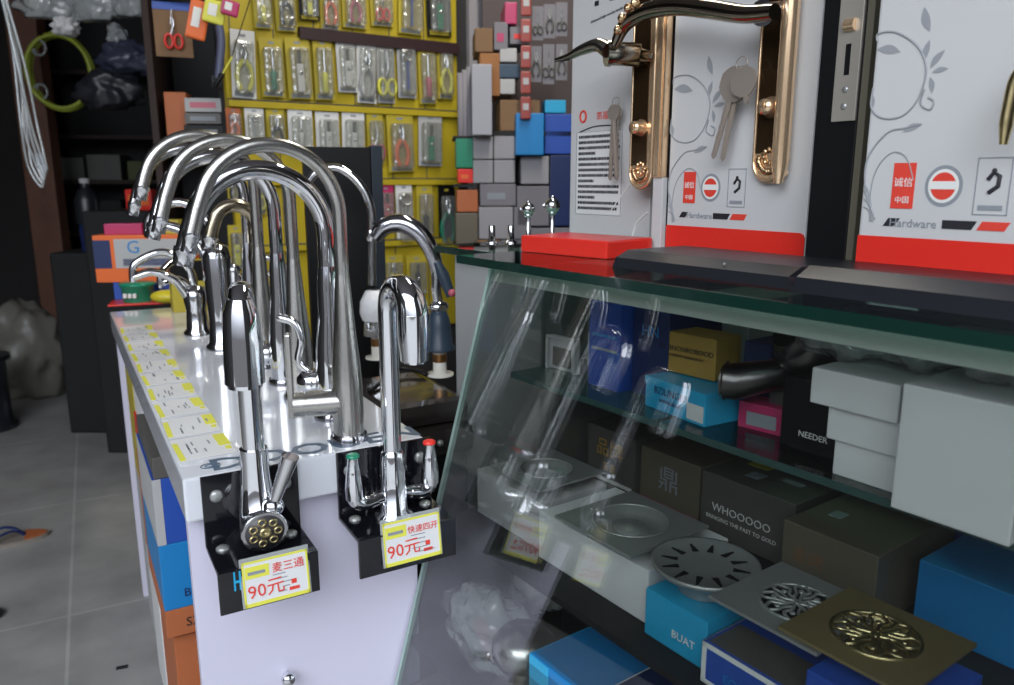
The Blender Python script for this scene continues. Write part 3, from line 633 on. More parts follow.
def square_drain(s, y, z, a, key, label, hole, style, rot=0):
    t = thing('floor_drain', label, 'drain', CAS @ T3(s, y, z, rz=rot), 'floor drains laid out in the glass case')
    m = MB(); sq_plate(m, a, 0, .003, hole)
    m.build('plate', key, t)
    if style == 'flower':
        m = MB(); flower_grate(m, hole*.98, .003); m.build('grate', 'brass_b' if key == 'brass' else key, t)
        MB().lathe([(hole, .0), (hole*.9, -.008), (.001, -.008)], cap=False).build('cup', 'mblack' if key != 'brass' else 'brass', t)
    else:
        MB().lathe([(hole+.003, .0035), (hole, .0032), (hole*.85, -.004), (hole*.55, -.010), (hole*.5, -.006), (hole*.42, -.006), (hole*.4, -.012), (.0005, -.012)], cap=False).build('bowl', key, t)
        m = MB()
        m.tube([(hole*math.cos(a_*PI/16), hole*math.sin(a_*PI/16), .0035) for a_ in range(33)], .0012, seg=6)
        m.lathe([(hole*.46, -.006), (hole*.4, -.003), (hole*.1, -.002), (.0005, -.001)], cap=False).build('strainer', key, t)
    return t
square_drain(.115, .02, .696, .055, 'dsteel', 'leftmost square steel drain with a round bowl in the glass case', .036, 'bowl')
square_drain(.295, .0, .694, .062, 'dsteel', 'square steel drain with a wide bowl, left of the round drain', .044, 'bowl')
square_drain(.515, -.005, .697, .056, 'dsteel', 'silver square drain with a flower-cut centre beside the gold one', .034, 'flower')
square_drain(.588, -.003, .7015, .056, 'brass', 'gold square drain with an openwork flower centre', .036, 'flower')
t = thing('floor_drain', 'round steel drain with radial slots between the square drains', 'drain', CAS @ T3(.412, -.01, .668), 'floor drains laid out in the glass case')
m = MB().lathe([(.026, 0), (.026, .016), (.03, .020), (.052, .024), (.055, .028), (.055, .031), (.052, .031), (.047, .027), (.015, .027), (.0005, .027)], seg=40, cap=False).build('rim', 'dsteel', t)
for k in range(12):
    a = 2*PI*k/12
    MB(T3(rz=math.degrees(a)) @ T3(.036, 0, .0272)).prism([(-.008, -.0035), (.009, -.001), (.009, .001), (-.008, .0035)], 0, .0006).build('slot', 'mblack', t)
# support blocks: coil drains raised on small cartons are stacked directly; tall trap bodies under them
for s, y, z0, z1, r, lb in ((.115, .02, .68, .696, .03, 0), (.295, .0, .677, .694, .03, 0)): pass
t = thing('chrome_dish', 'round chrome drain cover at the right end of the middle case shelf', 'drain', CAS @ T3(.735, .03, Z2))
MB().lathe([(.03, 0), (.032, .05), (.05, .055), (.055, .062), (.052, .064), (.046, .06), (.0005, .058)], seg=36, cap=False).build('cover', 'dsteel', t)
# lowest level, seen through the glass
MB_ = None
t = thing('case_floor_board', 'dark bottom board of the glass case carrying blue cartons and a bag', 'shelf', CAS)
slab(MB(), [(glass_y(.45)+.009, .45), (CD-.01, .45), (CD-.01, .442), (glass_y(.442)+.009, .442)], .008, CL-.01).build('board', 'dark', t)
Z3 = .450
cbox(.262, .36, -.120, Z3, .12, .105, 'sky', 'bright blue carton on the lowest level of the glass case', bands=[(.0, .35, 0, 1, 'cyan')])
cbox(.365, .47, -.110, Z3, .12, .11, 'navy', 'dark carton with white edges right of the bright blue one below', bands=[(0, 1, .93, 1, 'whiteink')])
cbox(.20, .26, -.02, Z3, .12, .12, 'mblack', 'black carton behind the doorknob on the lowest case level')
cbox(.475, .60, -.10, Z3, .12, .10, 'sky', 'blue carton at the right of the lowest case level')
t = thing('doorknob', 'round polished steel doorknob on the lowest level of the case', 'doorknob', CAS @ T3(.205, -.085, Z3) @ Matrix.Diagonal((1.05, 1.05, 1.15, 1)))
MB().lathe([(.04, 0), (.04, .008), (.02, .016), (.018, .03), (.03, .04), (.038, .052), (.038, .066), (.028, .078), (.0005, .082)], seg=32).build('knob', 'steel', t)
bag(CAS @ T3(.105, -.07, Z3), (.08, .045, .09), 'crumpled clear plastic bag over pinkish goods at the bottom left of the case', seed=11, inside='pink')
bag(CAS @ T3(.05, .06, Z3), (.05, .04, .08), 'clear plastic bag behind the first at the bottom left of the case', seed=14, inside='greybox')
cbox(.02, .16, .12, Z3, .14, .11, 'greybox', 'pale carton at the back left of the lowest case level')

# ---- second case further back
t = thing('glass_counter', 'pale grey glass-topped counter behind the slanted display case', 'display case', CAS @ T3(-.31, .10, 0))
MB().box((0.02, 0.03, 0), (.27, .44, .95), ch=.003).build('cabinet', mat('pale_grey_cabinet', (.36, .37, .37), .4), t)
ob = MB().box((-.0, 0, .955), (.278, .46, .967)).build('glass_top', ['topglass', 'edge'], t)
for p in ob.data.polygons:
    if abs(p.normal.z) < .5: p.material_index = 1
MB().box((.02, .03, .95), (.27, .44, .955)).build('rail', 'greybox', t)

# ================================================================ ON TOP OF THE CASE
ZG = ZT+.011
def cs(x, y, z): q = to(CAS, at_z(x, y, z)); return q.x, q.y
# ball knobs and short posts
Z9 = .967
for k, (x, y, r, h, lb) in enumerate([(528, 246, .0115, .052, 'small ball-topped chrome door stop, the left of the two balls'), (552, 246, .0135, .056, 'larger ball-topped chrome door stop beside the red stand')]):
    p = at_z(x, y, Z9); t = thing('ball_finial', lb, 'door hardware', frame((p.x, p.y, Z9)), 'ball-topped chrome pieces')
    MB().lathe([(.009, 0), (.009, .003), (.004, .005), (.004, h)], seg=20).build('stem', 'chrome', t)
    MB().lathe([(.004, h-.002), (.0075, h), (.0075, h+.003), (r*.5, h+.004)], seg=20).ball((0, 0, h+r), r).build('ball', 'chrome', t)
    MB().tube([(-r*1.25, 0, h+r), (-r, 0, h+r)], .003, seg=8).ball((0, -.001, h+2*r+.001), .0035).build('pin', 'chrome_d', t)
for k, (x, y, lb) in enumerate([(492, 243, 'short chrome post, left of the pair on the back glass top'), (511, 243, 'short chrome post, right of the pair on the back glass top')]):
    p = at_z(x, y, Z9); t = thing('door_stop', lb, 'door hardware', frame((p.x, p.y, Z9)), 'short chrome posts')
    MB().lathe([(.011, 0), (.011, .003), (.0062, .005), (.0062, .030), (.005, .032)], seg=20).build('post', 'chrome', t)
    MB().tube([(.0, -.004, .012), (.0, -.012, .01)], .0025, seg=8).build('rubber_tip', 'mblack', t)

# stands
s0, y0 = cs(545, 248, ZG); s1, y1 = cs(618, 268, ZG)
t = thing('card_stand', 'bright red plastic stand at the left end of the case top', 'stand', CAS @ T3(to(CAS, on_plane(545, 245, CAS @ V((0, .12, 0)), CAS.to_3x3() @ V((0, 1, 0)))).x, .075, ZG) @ T3(rz=8))
MB().box((0, .0, 0), (.16, .10, .024), ch=.003).build('base', 'red', t)
def black_stand(x0, x1, y, d, h, label, nm='card_stand'):
    t = thing(nm, label, 'stand', CAS @ T3(x0, y, ZG))
    W_ = x1-x0
    m = MB(); poly = [(0, 0), (d, 0), (d, h), (.02, h), (0, h*.6)]
    n = 5; m.add([(0.006 if z > h*.5 else 0, y_, z) for y_, z in poly]+[(W_-(.006 if z > h*.5 else 0), y_, z) for y_, z in poly], [list(range(n))[::-1], [n+i for i in range(n)]]+[(i, (i+1) % n, n+(i+1) % n, n+i) for i in range(n)])
    m.build('base', 'charcoal', t)
    MB().ball((W_*.65, .006, h*.85), .0015).build('rivet', 'dsteel', t)
black_stand(.205, .452, .045, .12, .020, 'long charcoal stand in front of the middle lock card')
black_stand(.456, .80, .034, .12, .024, 'charcoal stand at the right end of the case top under the last card')

def leaf(m, x, z, ln, wd, ang, mi):
    a = math.radians(ang); pts = []
    for k in range(9):
        t_ = k/8; pts.append((t_*ln, wd*math.sin(PI*t_)))
    pts += [(t_*ln, -wd*.5*math.sin(PI*t_)) for t_ in [i/8 for i in range(7, 0, -1)]]
    m.prism([(x+px*math.cos(a)-pz*math.sin(a), z+px*math.sin(a)+pz*math.cos(a)) for px, pz in pts], .0002, .0005, mi, T=FRONT)
def lock_card(s, y, z, w, h, label, xs, zs, fl, d=.02, flourish=True, yaw=0, marks=True):
    BH, ZH, ZB = zs; xr, xse, xh, xt, xb0, xb1, xc1 = xs; q = (xse-xr)/.026
    t = thing('lock_display_card', label, 'display card', CAS @ T3(s, y, z, rz=yaw), 'door lock display cards on the glass case')
    MB().box((0, 0, 0), (w, d, h), ch=.002).build('board', 'card', t)
    MB().prism([(0, 0), (w, 0), (w, BH-.006), (w-.002, BH-.002), (w-.006, BH), (.0, BH)], .0004, .0012, T=FRONT).build('red_band', 'red', t)
    if marks:
        m = MB(); F = lambda x, z_: T3(x, -.0006, z_, rx=90)
        Q = lambda x, z_: T3(x, 0, z_) @ Matrix.Diagonal((q, 1, q, 1))
        def box_(lo, hi, mi, T): m.box(lo, hi, mi, T)
        T = Q(xr, ZB)
        box_((-.0075, -.0006, -.015), (.0075, 0, .015), 0, T); m.text('诚信', .0065, T @ T3(0, -.0009, .0, rx=90), 3); m.text('中国', .005, T @ T3(0, -.0009, -.011, rx=90), 3)
        T = Q(xse, ZB)
        for rr_, m_, lv in ((.0118, 2, 0), (.0096, 3, .0004), (.0078, 0, .0006)): m.prism([(rr_*math.cos(k*PI/14), rr_*1.12*math.sin(k*PI/14)) for k in range(28)], lv, lv+.0003, m_, T=T @ FRONT)
        box_((-.0085, -.0012, -.002), (.0085, -.0008, .003), 3, T)
        T = Q(xh, ZB)
        for (a0, a1, b0, b1) in ((-.010, .010, -.0175, -.0169), (-.010, .010, .0169, .0175), (-.010, -.0094, -.0175, .0175), (.0094, .010, -.0175, .0175)): box_((a0, -.0006, b0), (a1, 0, b1), 2, T)
        m.tube([(-.003, -.0004, .004), (.0, -.0004, .0085), (.0035, -.0004, .006), (.003, -.0004, .0), (-.002, -.0004, -.004)], .0014, 1, 6, T=T); m.ball((0, 0, .0095), .0015, 1, T=T); box_((-.007, -.0006, -.0145), (.007, 0, -.0115), 2, T)
        z3 = ZH; p = .0055*q
        m.prism([(xr-.45*p-.009*q, z3), (xr-.004*q, z3), (xr, z3+p), (xr-.009*q+.2*p, z3+p)], 0, .0006, 1, T=FRONT)
        m.text('Hardware', .0078*q, T3(xt, -.0006, z3, rx=90), 2)
        m.prism([(xb0, z3), (xb1-.003*q, z3), (xb1, z3+p), (xb0, z3+p)], 0, .0006, 1, T=FRONT)
        m.prism([(xb1, z3), (xc1-.003*q, z3), (xc1, z3+p), (xb1+.003*q, z3+p)], 0, .0006, 0, T=FRONT)
        m.build('print', ['redink', 'blackink', 'greyink', 'whiteink'], t)
    if flourish:
        # fl: function turning photo-measured card fractions into card x, z
        m = MB(); r = .0007*q
        C = lambda pts, rr_=r: m.tube(smooth([(fl(a_, b_)[0], -.0003, fl(a_, b_)[1]) for a_, b_ in pts]), rr_, seg=6)
        C([(0, .28), (.12, .19), (.35, .17), (.58, .3), (.68, .52), (.6, .8), (.42, .98), (.2, 1.0), (.05, .9), (-.0, .72)])
        C([(.12, 1.98), (.02, 1.7), (.04, 1.4), (.25, 1.15), (.45, 1.1), (.62, 1.06)])
        C([(.10, 2.0), (.07, 1.75), (.14, 1.5), (.3, 1.34), (.46, 1.38), (.54, 1.6)], r*.7)
        C([(.66, .72), (.62, .86), (.72, .92), (.76, .84), (.70, .80)])
        for k in range(4): C([(.0, 1.62+.08*k), (.06, 1.75+.05*k), (.10-.01*k, 2.0)], r*.8)
        for (a0, b0, a1, b1, wd_) in ((.10, .34, .40, .36, .1), (.72, .16, .66, -.08, .09), (.66, .44, .72, .24, .08), (.72, .52, .88, .34, .09), (.74, .56, .92, .52, .09), (.72, .60, .74, .76, .08), (.42, 1.14, .64, 1.06, .1), (.0, .78, .08, .92, .06)):
            p0, p1 = fl(a0, b0), fl(a1, b1); ln = math.dist(p0, p1); leaf(m, p0[0], p0[1], ln, ln*.22, math.degrees(math.atan2(p1[1]-p0[1], p1[0]-p0[0])), 0)
        m.build('flourish', mat('silver_print', (.3, .31, .33), .4), t)
    return t

# card 2 (middle)
a0 = cs(666, 241, .985); a1 = cs(804, 253, .985)
YC = .19
def card_s(x, y=YC):      # s where the pixel column meets the plane y
    n = (CAS.to_3x3() @ V((0, 1, 0))); P = CAS @ V((0, y, 0)); return to(CAS, on_plane(x, 240, P, n)).x
def pane_pt(x, y, s_plane_y): 
    n = (CAS.to_3x3() @ V((0, 1, 0))); return to(CAS, on_plane(x, y, CAS @ V((0, s_plane_y, 0)), n))
def placed_card(Y, x0, x1, label, px, ys, fx):
    s0_ = card_s(x0, Y); w_ = card_s(x1, Y)-s0_
    xs = [pane_pt(x, 200, Y).x-s0_ for x in px]
    xm = (x0+x1)/2 if x1 < 1014 else 930
    zs = [pane_pt(xm, y, Y).z-ZG for y in ys]
    def fl(a, b):     # fractions of the flourish's own box
        p = pane_pt(fx[0]+a*fx[2], fx[1]+b*fx[3], Y); return max(.001, p.x-s0_), p.z-ZG
    return lock_card(s0_, Y, ZG, w_, .42, label, xs, zs, fl)
YA = .21
placed_card(YA, 666, 805, 'middle white lock card with silver flourish, badges and a red foot band', (689, 710, 736, 700, 714, 731, 748), (229, 220, 188), (668, 62, 62, 80))
YB = .125
placed_card(YB, 858, 1050, 'rightmost white lock card with large silver flourish and red foot band', (902, 942, 991, 915, 945, 980, 1014), (239, 228, 186), (864, 15, 92, 103))
YL = .25; sC0, sC1 = card_s(569, YL), card_s(634, YL)
# card 1 (left): text panel
t = thing('lock_display_card', 'left narrow white lock card with red logo and a panel of small print', 'display card', CAS @ T3(sC0, YL, ZG), 'door lock display cards on the glass case')
wC = sC1-sC0
wAll = wC+.03
MB().box((0, 0, 0), (wAll, .02, .42), ch=.002).build('board', 'card', t)
m = MB()
zl = pane_pt(600, 115, YL).z-ZG; ZS = pane_pt(600, 215, YL).z-ZG-.018
m.tube([(wC*.2+.007*math.cos(a*PI/10), -.0004, zl+.0085*math.sin(a*PI/10)) for a in range(21)], .0017, 0, 8)
m.text('凯福来', .0135, T3(wC*.54, -.0006, zl-.006, rx=90), 0)
m.tube(smooth([(wC*.14, -.0004, zl-.024), (wC*.4, -.0004, zl-.0165), (wC*.75, -.0004, zl-.0175)]), [.0006]+[.0016]*11+[.0006], 1, 8, flat=.6)
PH = pane_pt(600, 131, YL).z-ZG-ZS
m.box((wC*.1, -.0003, .018+ZS), (wC*.80, 0, PH+ZS), 3)
for (x0, x1, z0, z1) in ((.1, .8, .0178, .0186), (.1, .8, PH-.0006, PH), (.1, .108, .018, PH), (.792, .8, .018, PH)): m.box((wC*x0, -.0006, z0+ZS), (wC*x1, -.0003, z1+ZS), 2)
rr = random.Random(3)
for k in range(14):
    z_ = ZS+PH-.010-(PH-.036)*k/13; x_ = wC*.14; e1 = wC*(.76 if k not in (3, 8, 11) else .4)
    while x_ < e1-.002:
        wd_ = rr.uniform(.002, .006); m.box((x_, -.0007, z_), (min(x_+wd_, e1), -.0003, z_+.0045), 1); x_ += wd_+.0012
m.text('Advanced high security handle', .0058, T3(wC*.52, -.0006, pane_pt(600, 18, YL).z-ZG, rx=90) @ T3(rz=8), 1)
zk = pane_pt(600, 5, YL).z-ZG; m.box((wC*.34, -.0006, zk), (wC*.40, 0, zk+.007), 1); m.box((wC*.56, -.0006, zk+.002), (wC*.62, 0, zk+.009), 1)
m.build('print', ['redink', 'blackink', 'greyink', 'paper'], t)
m = MB()
m.tube(smooth([(wC*.95, -.0003, .1), (wC*.78, -.0003, .075), (wC*.66, -.0003, .055)]), .0012, seg=6)
m.tube(smooth([(wAll*.98, -.0003, .055), (wAll*.85, -.0003, .035), (wAll*.8, -.0003, .0)]), .0016, seg=6)
m.build('flourish', 'whiteink', t)

# gold lock plates
def stadium(w, h, n=14, point=0):
    pts = [(w/2*math.cos(a), w/2*math.sin(a)*(1+point)) for a in [PI+PI*k/n for k in range(n+1)]]
    return pts+[(w/2, h), (-w/2, h)]
def pane_pt(x, y, s_plane_y): 
    n = (CAS.to_3x3() @ V((0, 1, 0))); return to(CAS, on_plane(x, y, CAS @ V((0, s_plane_y, 0)), n))
def lock_plate(x, ybot, yplane, w, label, inner=True, dz=.3):
    q = pane_pt(x, ybot, yplane)
    t = thing('lock_plate', label, 'door lock', CAS @ T3(q.x, yplane, q.z+w/2), 'gold lock plates on the display cards')
    m = MB(); out = stadium(w, dz); inn = [(x_*.7, z_*.7 if z_ < .02 else z_) for x_, z_ in out]
    m.prism(out, 0.0, .006, T=FRONT); m.build('plate', 'gold', t)
    m = MB()
    k_ = len(out)
    m.tube([(a, -.006, b2) for a, b2 in out[:-2]]+[(w/2, -.006, dz)], [.0018+.0028*k/len(out) for k in range(len(out)-1)], seg=10)
    m.tube([(out[0][0], -.006, out[0][1]), (-w/2, -.006, dz)], .0018, seg=10); m.build('rim', 'gold', t)
    m = MB()
    for k in range(16):
        a = PI+PI*k/15; m.ball((w*.33*math.cos(a), -.007, w*.33*math.sin(a)+.003), w*.09, sc=(1, .7, 1), seg=8)
    for k in range(8):
        m.ball((w*.18*math.cos(k*.8), -.007, w*.18*math.sin(k*.8)+.006), w*.08, sc=(1, .7, 1), seg=8)
    m.build('scrollwork', 'ornate', t)
    if inner: MB().box((-w*.44, -.0075, .010), (w*.26, -.006, dz*.98), ch=.0008).build('inset', mat('dark_bronze_inset', (.10, .06, .03), .15, .8), t)
    MB(T3(0, -.006, .062, rx=90)).lathe([(w*.28, 0), (w*.28, .004), (w*.2, .012), (w*.2, .018), (.0005, .018)], seg=24).box((-.001, -.004, .018), (.001, .004, .0185)).build('key_cylinder', 'gold', t)
    return t
# middle card's plate
lock_plate(771, 181, YA-.001, .0445, 'gold lock plate on the right side of the middle card, keyhole below the lever')
lock_plate(643, 188, YL-.03, .042, 'slim gold lock plate between the left and middle cards', inner=True)
tg = MB(CAS @ T3(card_s(656, YL-.03), YL-.03, ZG+.06)); 
# side upright gold channel
q = pane_pt(655, 185, YL-.05)
t = thing('gold_door_pull', 'tall fluted gold bar standing between the left and middle cards', 'door handle', CAS @ T3(q.x, YL-.05, ZG))
MB().box((-.006, 0, q.z-ZG+.01), (.000, .01, .36), ch=.0015).box((.001, -.003, q.z-ZG+.01), (.007, .01, .36), ch=.002).box((.0075, -.001, q.z-ZG+.01), (.012, .01, .36), ch=.0015).build('bar', 'gold', t)
MB().box((-.006, .002, 0), (.012, .012, q.z-ZG+.01), ch=.001).build('foot', 'card', t)
q = pane_pt(787, 90, YA-.014)
t = thing('gold_door_pull', 'polished rose-gold upright bar at the right edge of the middle card plate', 'door handle', CAS @ T3(q.x, YA-.018, ZG))
MB().tube([(.0, 0, .098), (0, 0, .12), (0, 0, .37)], [.005, .0095, .0095], seg=16).build('bar', 'gold', t)
MB().tube([(0, .012, .11), (0, 0, .11)], .004, seg=10).build('mount', 'gold', t)

# nickel lever in front of the left card
q = pane_pt(648, 52, YL-.035); fr = CAS @ T3(q.x, YL-.035, q.z)
t = thing('door_lock', 'nickel lever handle with long barrel in front of the left card', 'door handle', fr, 'door levers')
def W2(x, y, yp): return to(fr, CAS @ pane_pt(x, y, yp))
MB().tube([W2(652, 57, YL-.045), W2(641, 55, YL-.055), W2(640, 55, YL-.055), W2(610, 53, YL-.085)], [.006, .0095, .0155, .016], seg=22).tube([W2(610, 53, YL-.085), W2(606, 53, YL-.09)], [.018, .0175], seg=22).build('barrel', 'nickel', t)
MB().tube(smooth([W2(608, 50, YL-.09), W2(598, 45, YL-.095), W2(582, 50, YL-.10), W2(568, 57, YL-.10), W2(556, 60, YL-.10)]), [.014-.0105*i/24 for i in range(25)], seg=14, flat=.8).build('lever', 'nickel', t)
# dark lever sweeping across the top of the middle card
q = pane_pt(770, 12, YA-.03); fr = CAS @ T3(q.x, YA-.03, q.z)
t = thing('door_lock', 'dark bronze wavy lever sweeping left across the top of the middle card', 'door handle', fr, 'door levers')
MB().tube([W2(772, 8, YA-.004), W2(772, 10, YA-.03), W2(762, 13, YA-.055)], [.016, .013, .014], seg=20).build('hub', 'chrome_d', t)
YM = YA-.06
MB().tube(smooth([W2(775, 12, YM), W2(745, 14, YM), W2(710, 9, YM), W2(675, 6, YM), W2(645, 12, YM), W2(625, 25, YM), W2(615, 45, YM)]), [.011+.0035*math.sin(PI*k/36)-.004*(k/36)**3 for k in range(37)], seg=18, flat=.8).build('lever', mat('bronze_lever', (.27, .23, .18), .15, 1), t)
m = MB()
for k, (x_, y_) in enumerate([(628, 8), (622, 18), (618, 30), (635, 3)]): m.ball(tuple(W2(x_, y_, YM-.01)), .006, seg=10)
m.build('ornament', 'ornate', t)

# keys
def keyset(x, y, yp, label, length, rots, key='keym', bow=.011):
    q = pane_pt(x, y, yp); t = thing('key_bunch', label, 'keys', CAS @ T3(q.x, yp, q.z), 'key bunches hanging on the lock cards')
    MB().tube([(.008*math.cos(a*PI/10), 0, -.004+.008*math.sin(a*PI/10)) for a in range(21)], .0007, seg=6).build('ring', key, t)
    for i, (rz, dy) in enumerate(rots):
        A = T3(0, dy, -.006, ry=rz)
        m = MB(A)
        poly = [(bow*1.0*math.cos(k*PI/8)*(1.0 if k % 2 else .93), -bow+bow*.95*math.sin(k*PI/8)) for k in range(16)]
        m.prism(poly, -.001, .001, T=FRONT)
        m.prism([(-.004, -bow*1.7), (.004, -bow*1.7), (.004, -length+.004), (.001, -length), (-.003, -length+.003), (-.003, -length*.8), (-.0042, -length*.76), (-.003, -length*.7), (-.0042, -length*.66), (-.003, -length*.6), (-.004, -length*.55)], -.0009, .0009, T=FRONT)
        m.box((-.0008, -.0016, -length+.008), (.0008, -.0009, -bow*1.9))
        m.ball((0, 0, -.003), .0016, sc=(1, .9, 1), seg=8)
        m.build('key', key, t)
    return t
keyset(742, 60, YA-.02, 'large pair of warm steel keys hanging on the middle lock card', .112, [(11, 0), (17, -.004)], bow=.022)
keyset(742, 60+0, YA-.03, 'short folded key tag hanging over the pair on the middle card', .046, [(-14, -.001)], bow=.019)
keyset(616, 100, YL-.015, 'bunch of slim nickel keys hanging over the text panel of the left card', .112, [(-3, 0), (3, -.003), (-6, -.006)], bow=.0125)
# packaging of cylinder key tag
# black mortise board between the cards
YP = .165; p0, p1 = card_s(806, YP), card_s(846, YP)
t = thing('mortise_lock_board', 'black upright board carrying a steel mortise lock plate, between two cards', 'display board', CAS @ T3(p0, YP, ZG))
MB().box((0, 0, 0), (p1-p0, .03, .42), ch=.001).build('board', 'mblack', t)
pw = p1-p0
pl = MB().box((pw*.42, -.003, pane_pt(834, 122, YP).z-ZG), (pw*.98, 0, .40), ch=.0008).build('faceplate', mat('satin_faceplate', (.42, .39, .34), .35, .4), t)
m = MB(); zc = pane_pt(834, 95, YP).z-ZG
cx = pw*.7
m.box((cx-.0028, -.0034, zc+.018), (cx+.0028, -.003, zc+.048)); m.build('bolt_slot', 'mblack', pl)
for dz_ in (.004, -.0125): MB(T3(cx, -.003, zc+dz_, rx=90)).lathe([(.0036, 0), (.003, .001), (.0005, .0012)], seg=14).build('screw', 'dsteel', pl)
MB().tube([(cx-.005, -.004, zc+.066), (cx+.006, -.004, zc+.066)], .006, seg=14).build('latch', 'gold', pl)
MB().box((pw+.0, .002, 0), (pw+.0075, .03, .42)).build('side_strip', mat('olive_side', (.12, .11, .08), .5), t)
# handle corner seen at right edge
q = pane_pt(1010, 145, YB-.02)
t = thing('door_lock', 'gold lever end at the right edge of the rightmost card', 'door handle', CAS @ T3(q.x, YB-.02, q.z))
MB().tube(smooth([(0, -.012, 0), (.001, -.012, .03), (.006, -.012, .055), (.03, -.012, .07)]), [.004, .005, .006, .007]+[.007]*15, seg=12, flat=.7).tube([(.03, .02, .07), (.03, -.014, .07)], .009, seg=14).build('lever', 'brass_b', t)

# ================================================================ YELLOW TOOL BOARD
t = thing('tool_display_board', 'tall yellow slatted tool board on the back wall', 'display board', BRD)
m = MB().box((.0, -.012, .55), (.80, .018, 2.0)); m.build('board', 'peg', t)
m = MB()
for x0, y0_, x1, y1_ in ((232, 104, 455, 118),): pass
for z in (1.31, 1.075, .865):
    MB().box((.0, -.03, z-.012), (.80, -.012, z+.008), ch=.002).build('rail', 'peg', t)
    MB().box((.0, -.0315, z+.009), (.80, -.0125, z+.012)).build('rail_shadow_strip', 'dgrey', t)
MB().box((.23, -.034, 1.512), (.80, -.012, 1.548)).build('gap_strip', mat('maroon_strip', (.03, .012, .015), .5), t)
for i in range(6): MB().box((.02+.13*i, -.014, .6), (.023+.13*i, -.0118, 1.95)).build('slot_line', 'dgrey', t)
# tool builders (in plane x-z, y toward viewer negative)
def pliers(m, h, kh, km):
    for s in (-1, 1):
        m.tube(smooth([(s*.001, 0, h*.12), (s*h*.11, 0, -h*.05), (s*h*.13, 0, -h*.25), (s*h*.07, 0, -h*.42)]), [h*.03]+[h*.045]*17+[h*.04], kh, 8)
        m.tube([(-s*.001, 0, h*.05), (s*h*.045, 0, h*.2), (s*h*.035, 0, h*.3), (s*h*.012, 0, h*.42)], [h*.04, h*.05, h*.04, h*.015], km, 8, flat=.7)
def scissors(m, h, kh, km):
    for s in (-1, 1):
        m.tube([(s*h*.1+h*.085*math.cos(a*PI/6), 0, -h*.26+h*.15*math.sin(a*PI/6)) for a in range(13)], h*.03, kh, 7)
        m.tube([(s*h*.05, 0, -h*.12), (-s*h*.03, 0, h*.1), (-s*h*.005, 0, h*.42)], [h*.025, h*.035, h*.006], km, 6, flat=.5)
def driver(m, h, kh, km):
    m.lathe([(h*.035, -h*.42), (h*.07, -h*.38), (h*.055, -h*.2), (h*.075, -h*.08), (h*.03, -h*.03)], kh, 12)
    m.tube([(0, 0, -h*.03), (0, 0, h*.40), (0, 0, h*.43)], [h*.02, h*.02, h*.012], km, 8)
def cutter(m, h, kh, km):
    m.box((-h*.07, -h*.03, -h*.42), (h*.07, h*.03, h*.12), kh, ch=h*.02); m.box((-h*.04, -h*.01, h*.1), (h*.04, h*.01, h*.38), km)
    m.ball((0, -h*.03, -h*.05), h*.05, km)
def wrench(m, h, kh, km):
    m.tube([(0, 0, -h*.38), (0, 0, 0), (0, 0, h*.2)], [h*.05, h*.04, h*.05], kh, 8, flat=.5); m.tube([(h*.1*math.cos(a*PI/8), 0, h*.29+h*.1*math.sin(a*PI/8)) for a in range(-2, 15)][3:], h*.035, km, 8)
TOOLS = dict(pliers=pliers, scissors=scissors, screwdriver=driver, cutter=cutter, wrench=wrench)
HCOL = {'red': 'red', 'green': 'green', 'yellow': 'yellow', 'black': 'mblack', 'blue': 'blue', 'orange': 'orange', 'clear': 'bubble', 'pink': 'pink', 'white': 'paper', 'grey': 'greybox'}
def blister(x0, y0_, x1, y1_, kind, col, label, back='ycard', big=True, group='blister-packed tools on the yellow board'):
    s0, z1_ = on_board((x0+x1)/2, y0_, .03); _, z0_ = on_board((x0+x1)/2, y1_, .03)
    sa, _ = on_board(x0, y1_, .03); sb, _ = on_board(x1, y1_, .03)
    w = sb-sa; h = z1_-z0_
    t = thing('blister_pack', label, 'packaged tool', BRD @ T3((sa+sb)/2, -.022-random.uniform(0, .004), (z0_+z1_)/2, ry=random.uniform(-2, 2)), group)
    MB().box((-w/2, .0, -h/2), (w/2, .0012, h/2)).box((-w*.12, -.0004, h*.40), (w*.12, .0, h*.44), 1).box((-w*.4, -.0004, -h*.48), (w*.4, 0, -h*.40), 1).build('backing_card', [back, 'greyink' if back != 'mblack' else 'ycard'], t)
    m = MB(T3(0, -.010, -h*.03)); TOOLS[kind](m, h*.85, 0, 1); m.build(kind, [HCOL[col], 'chrome'], t)
    bm = MB()
    bm.box((-w*.40, -.024, -h*.44), (w*.40, -.0005, h*.34), ch=.009); bm.build('blister', 'bubble', t)
    return t
K = ['pliers', 'scissors', 'screwdriver', 'cutter', 'wrench']
row0 = [(255, -22, 273, 28, 'screwdriver', 'yellow', 'ycard'), (277, -20, 297, 31, 'pliers', 'black', 'ycard'), (300, -25, 320, 20, 'cutter', 'yellow', 'mblack'), (322, -20, 341, 30, 'pliers', 'orange', 'ycard'), (344, -20, 368, 28, 'pliers', 'pink', 'ycard'), (372, -20, 394, 26, 'scissors', 'red', 'ycard'), (400, -20, 424, 34, 'wrench', 'blue', 'ycard'), (428, -20, 452, 36, 'cutter', 'green', 'mblack')]
row1 = [(234, 30, 258, 98, 'pliers', 'yellow', 'paper'), (263, 38, 286, 97, 'screwdriver', 'green', 'ycard'), (289, 38, 313, 99, 'cutter', 'white', 'ycard'), (316, 38, 335, 100, 'screwdriver', 'yellow', 'ycard'), (339, 38, 358, 92, 'cutter', 'white', 'paper'), (359, 38, 378, 103, 'pliers', 'grey', 'paper'), (379, 39, 396, 103, 'scissors', 'yellow', 'greybox'), (399, 40, 417, 98, 'wrench', 'blue', 'greybox'), (420, 44, 437, 104, 'screwdriver', 'pink', 'ycard'), (439, 45, 454, 99, 'pliers', 'yellow', 'ycard')]
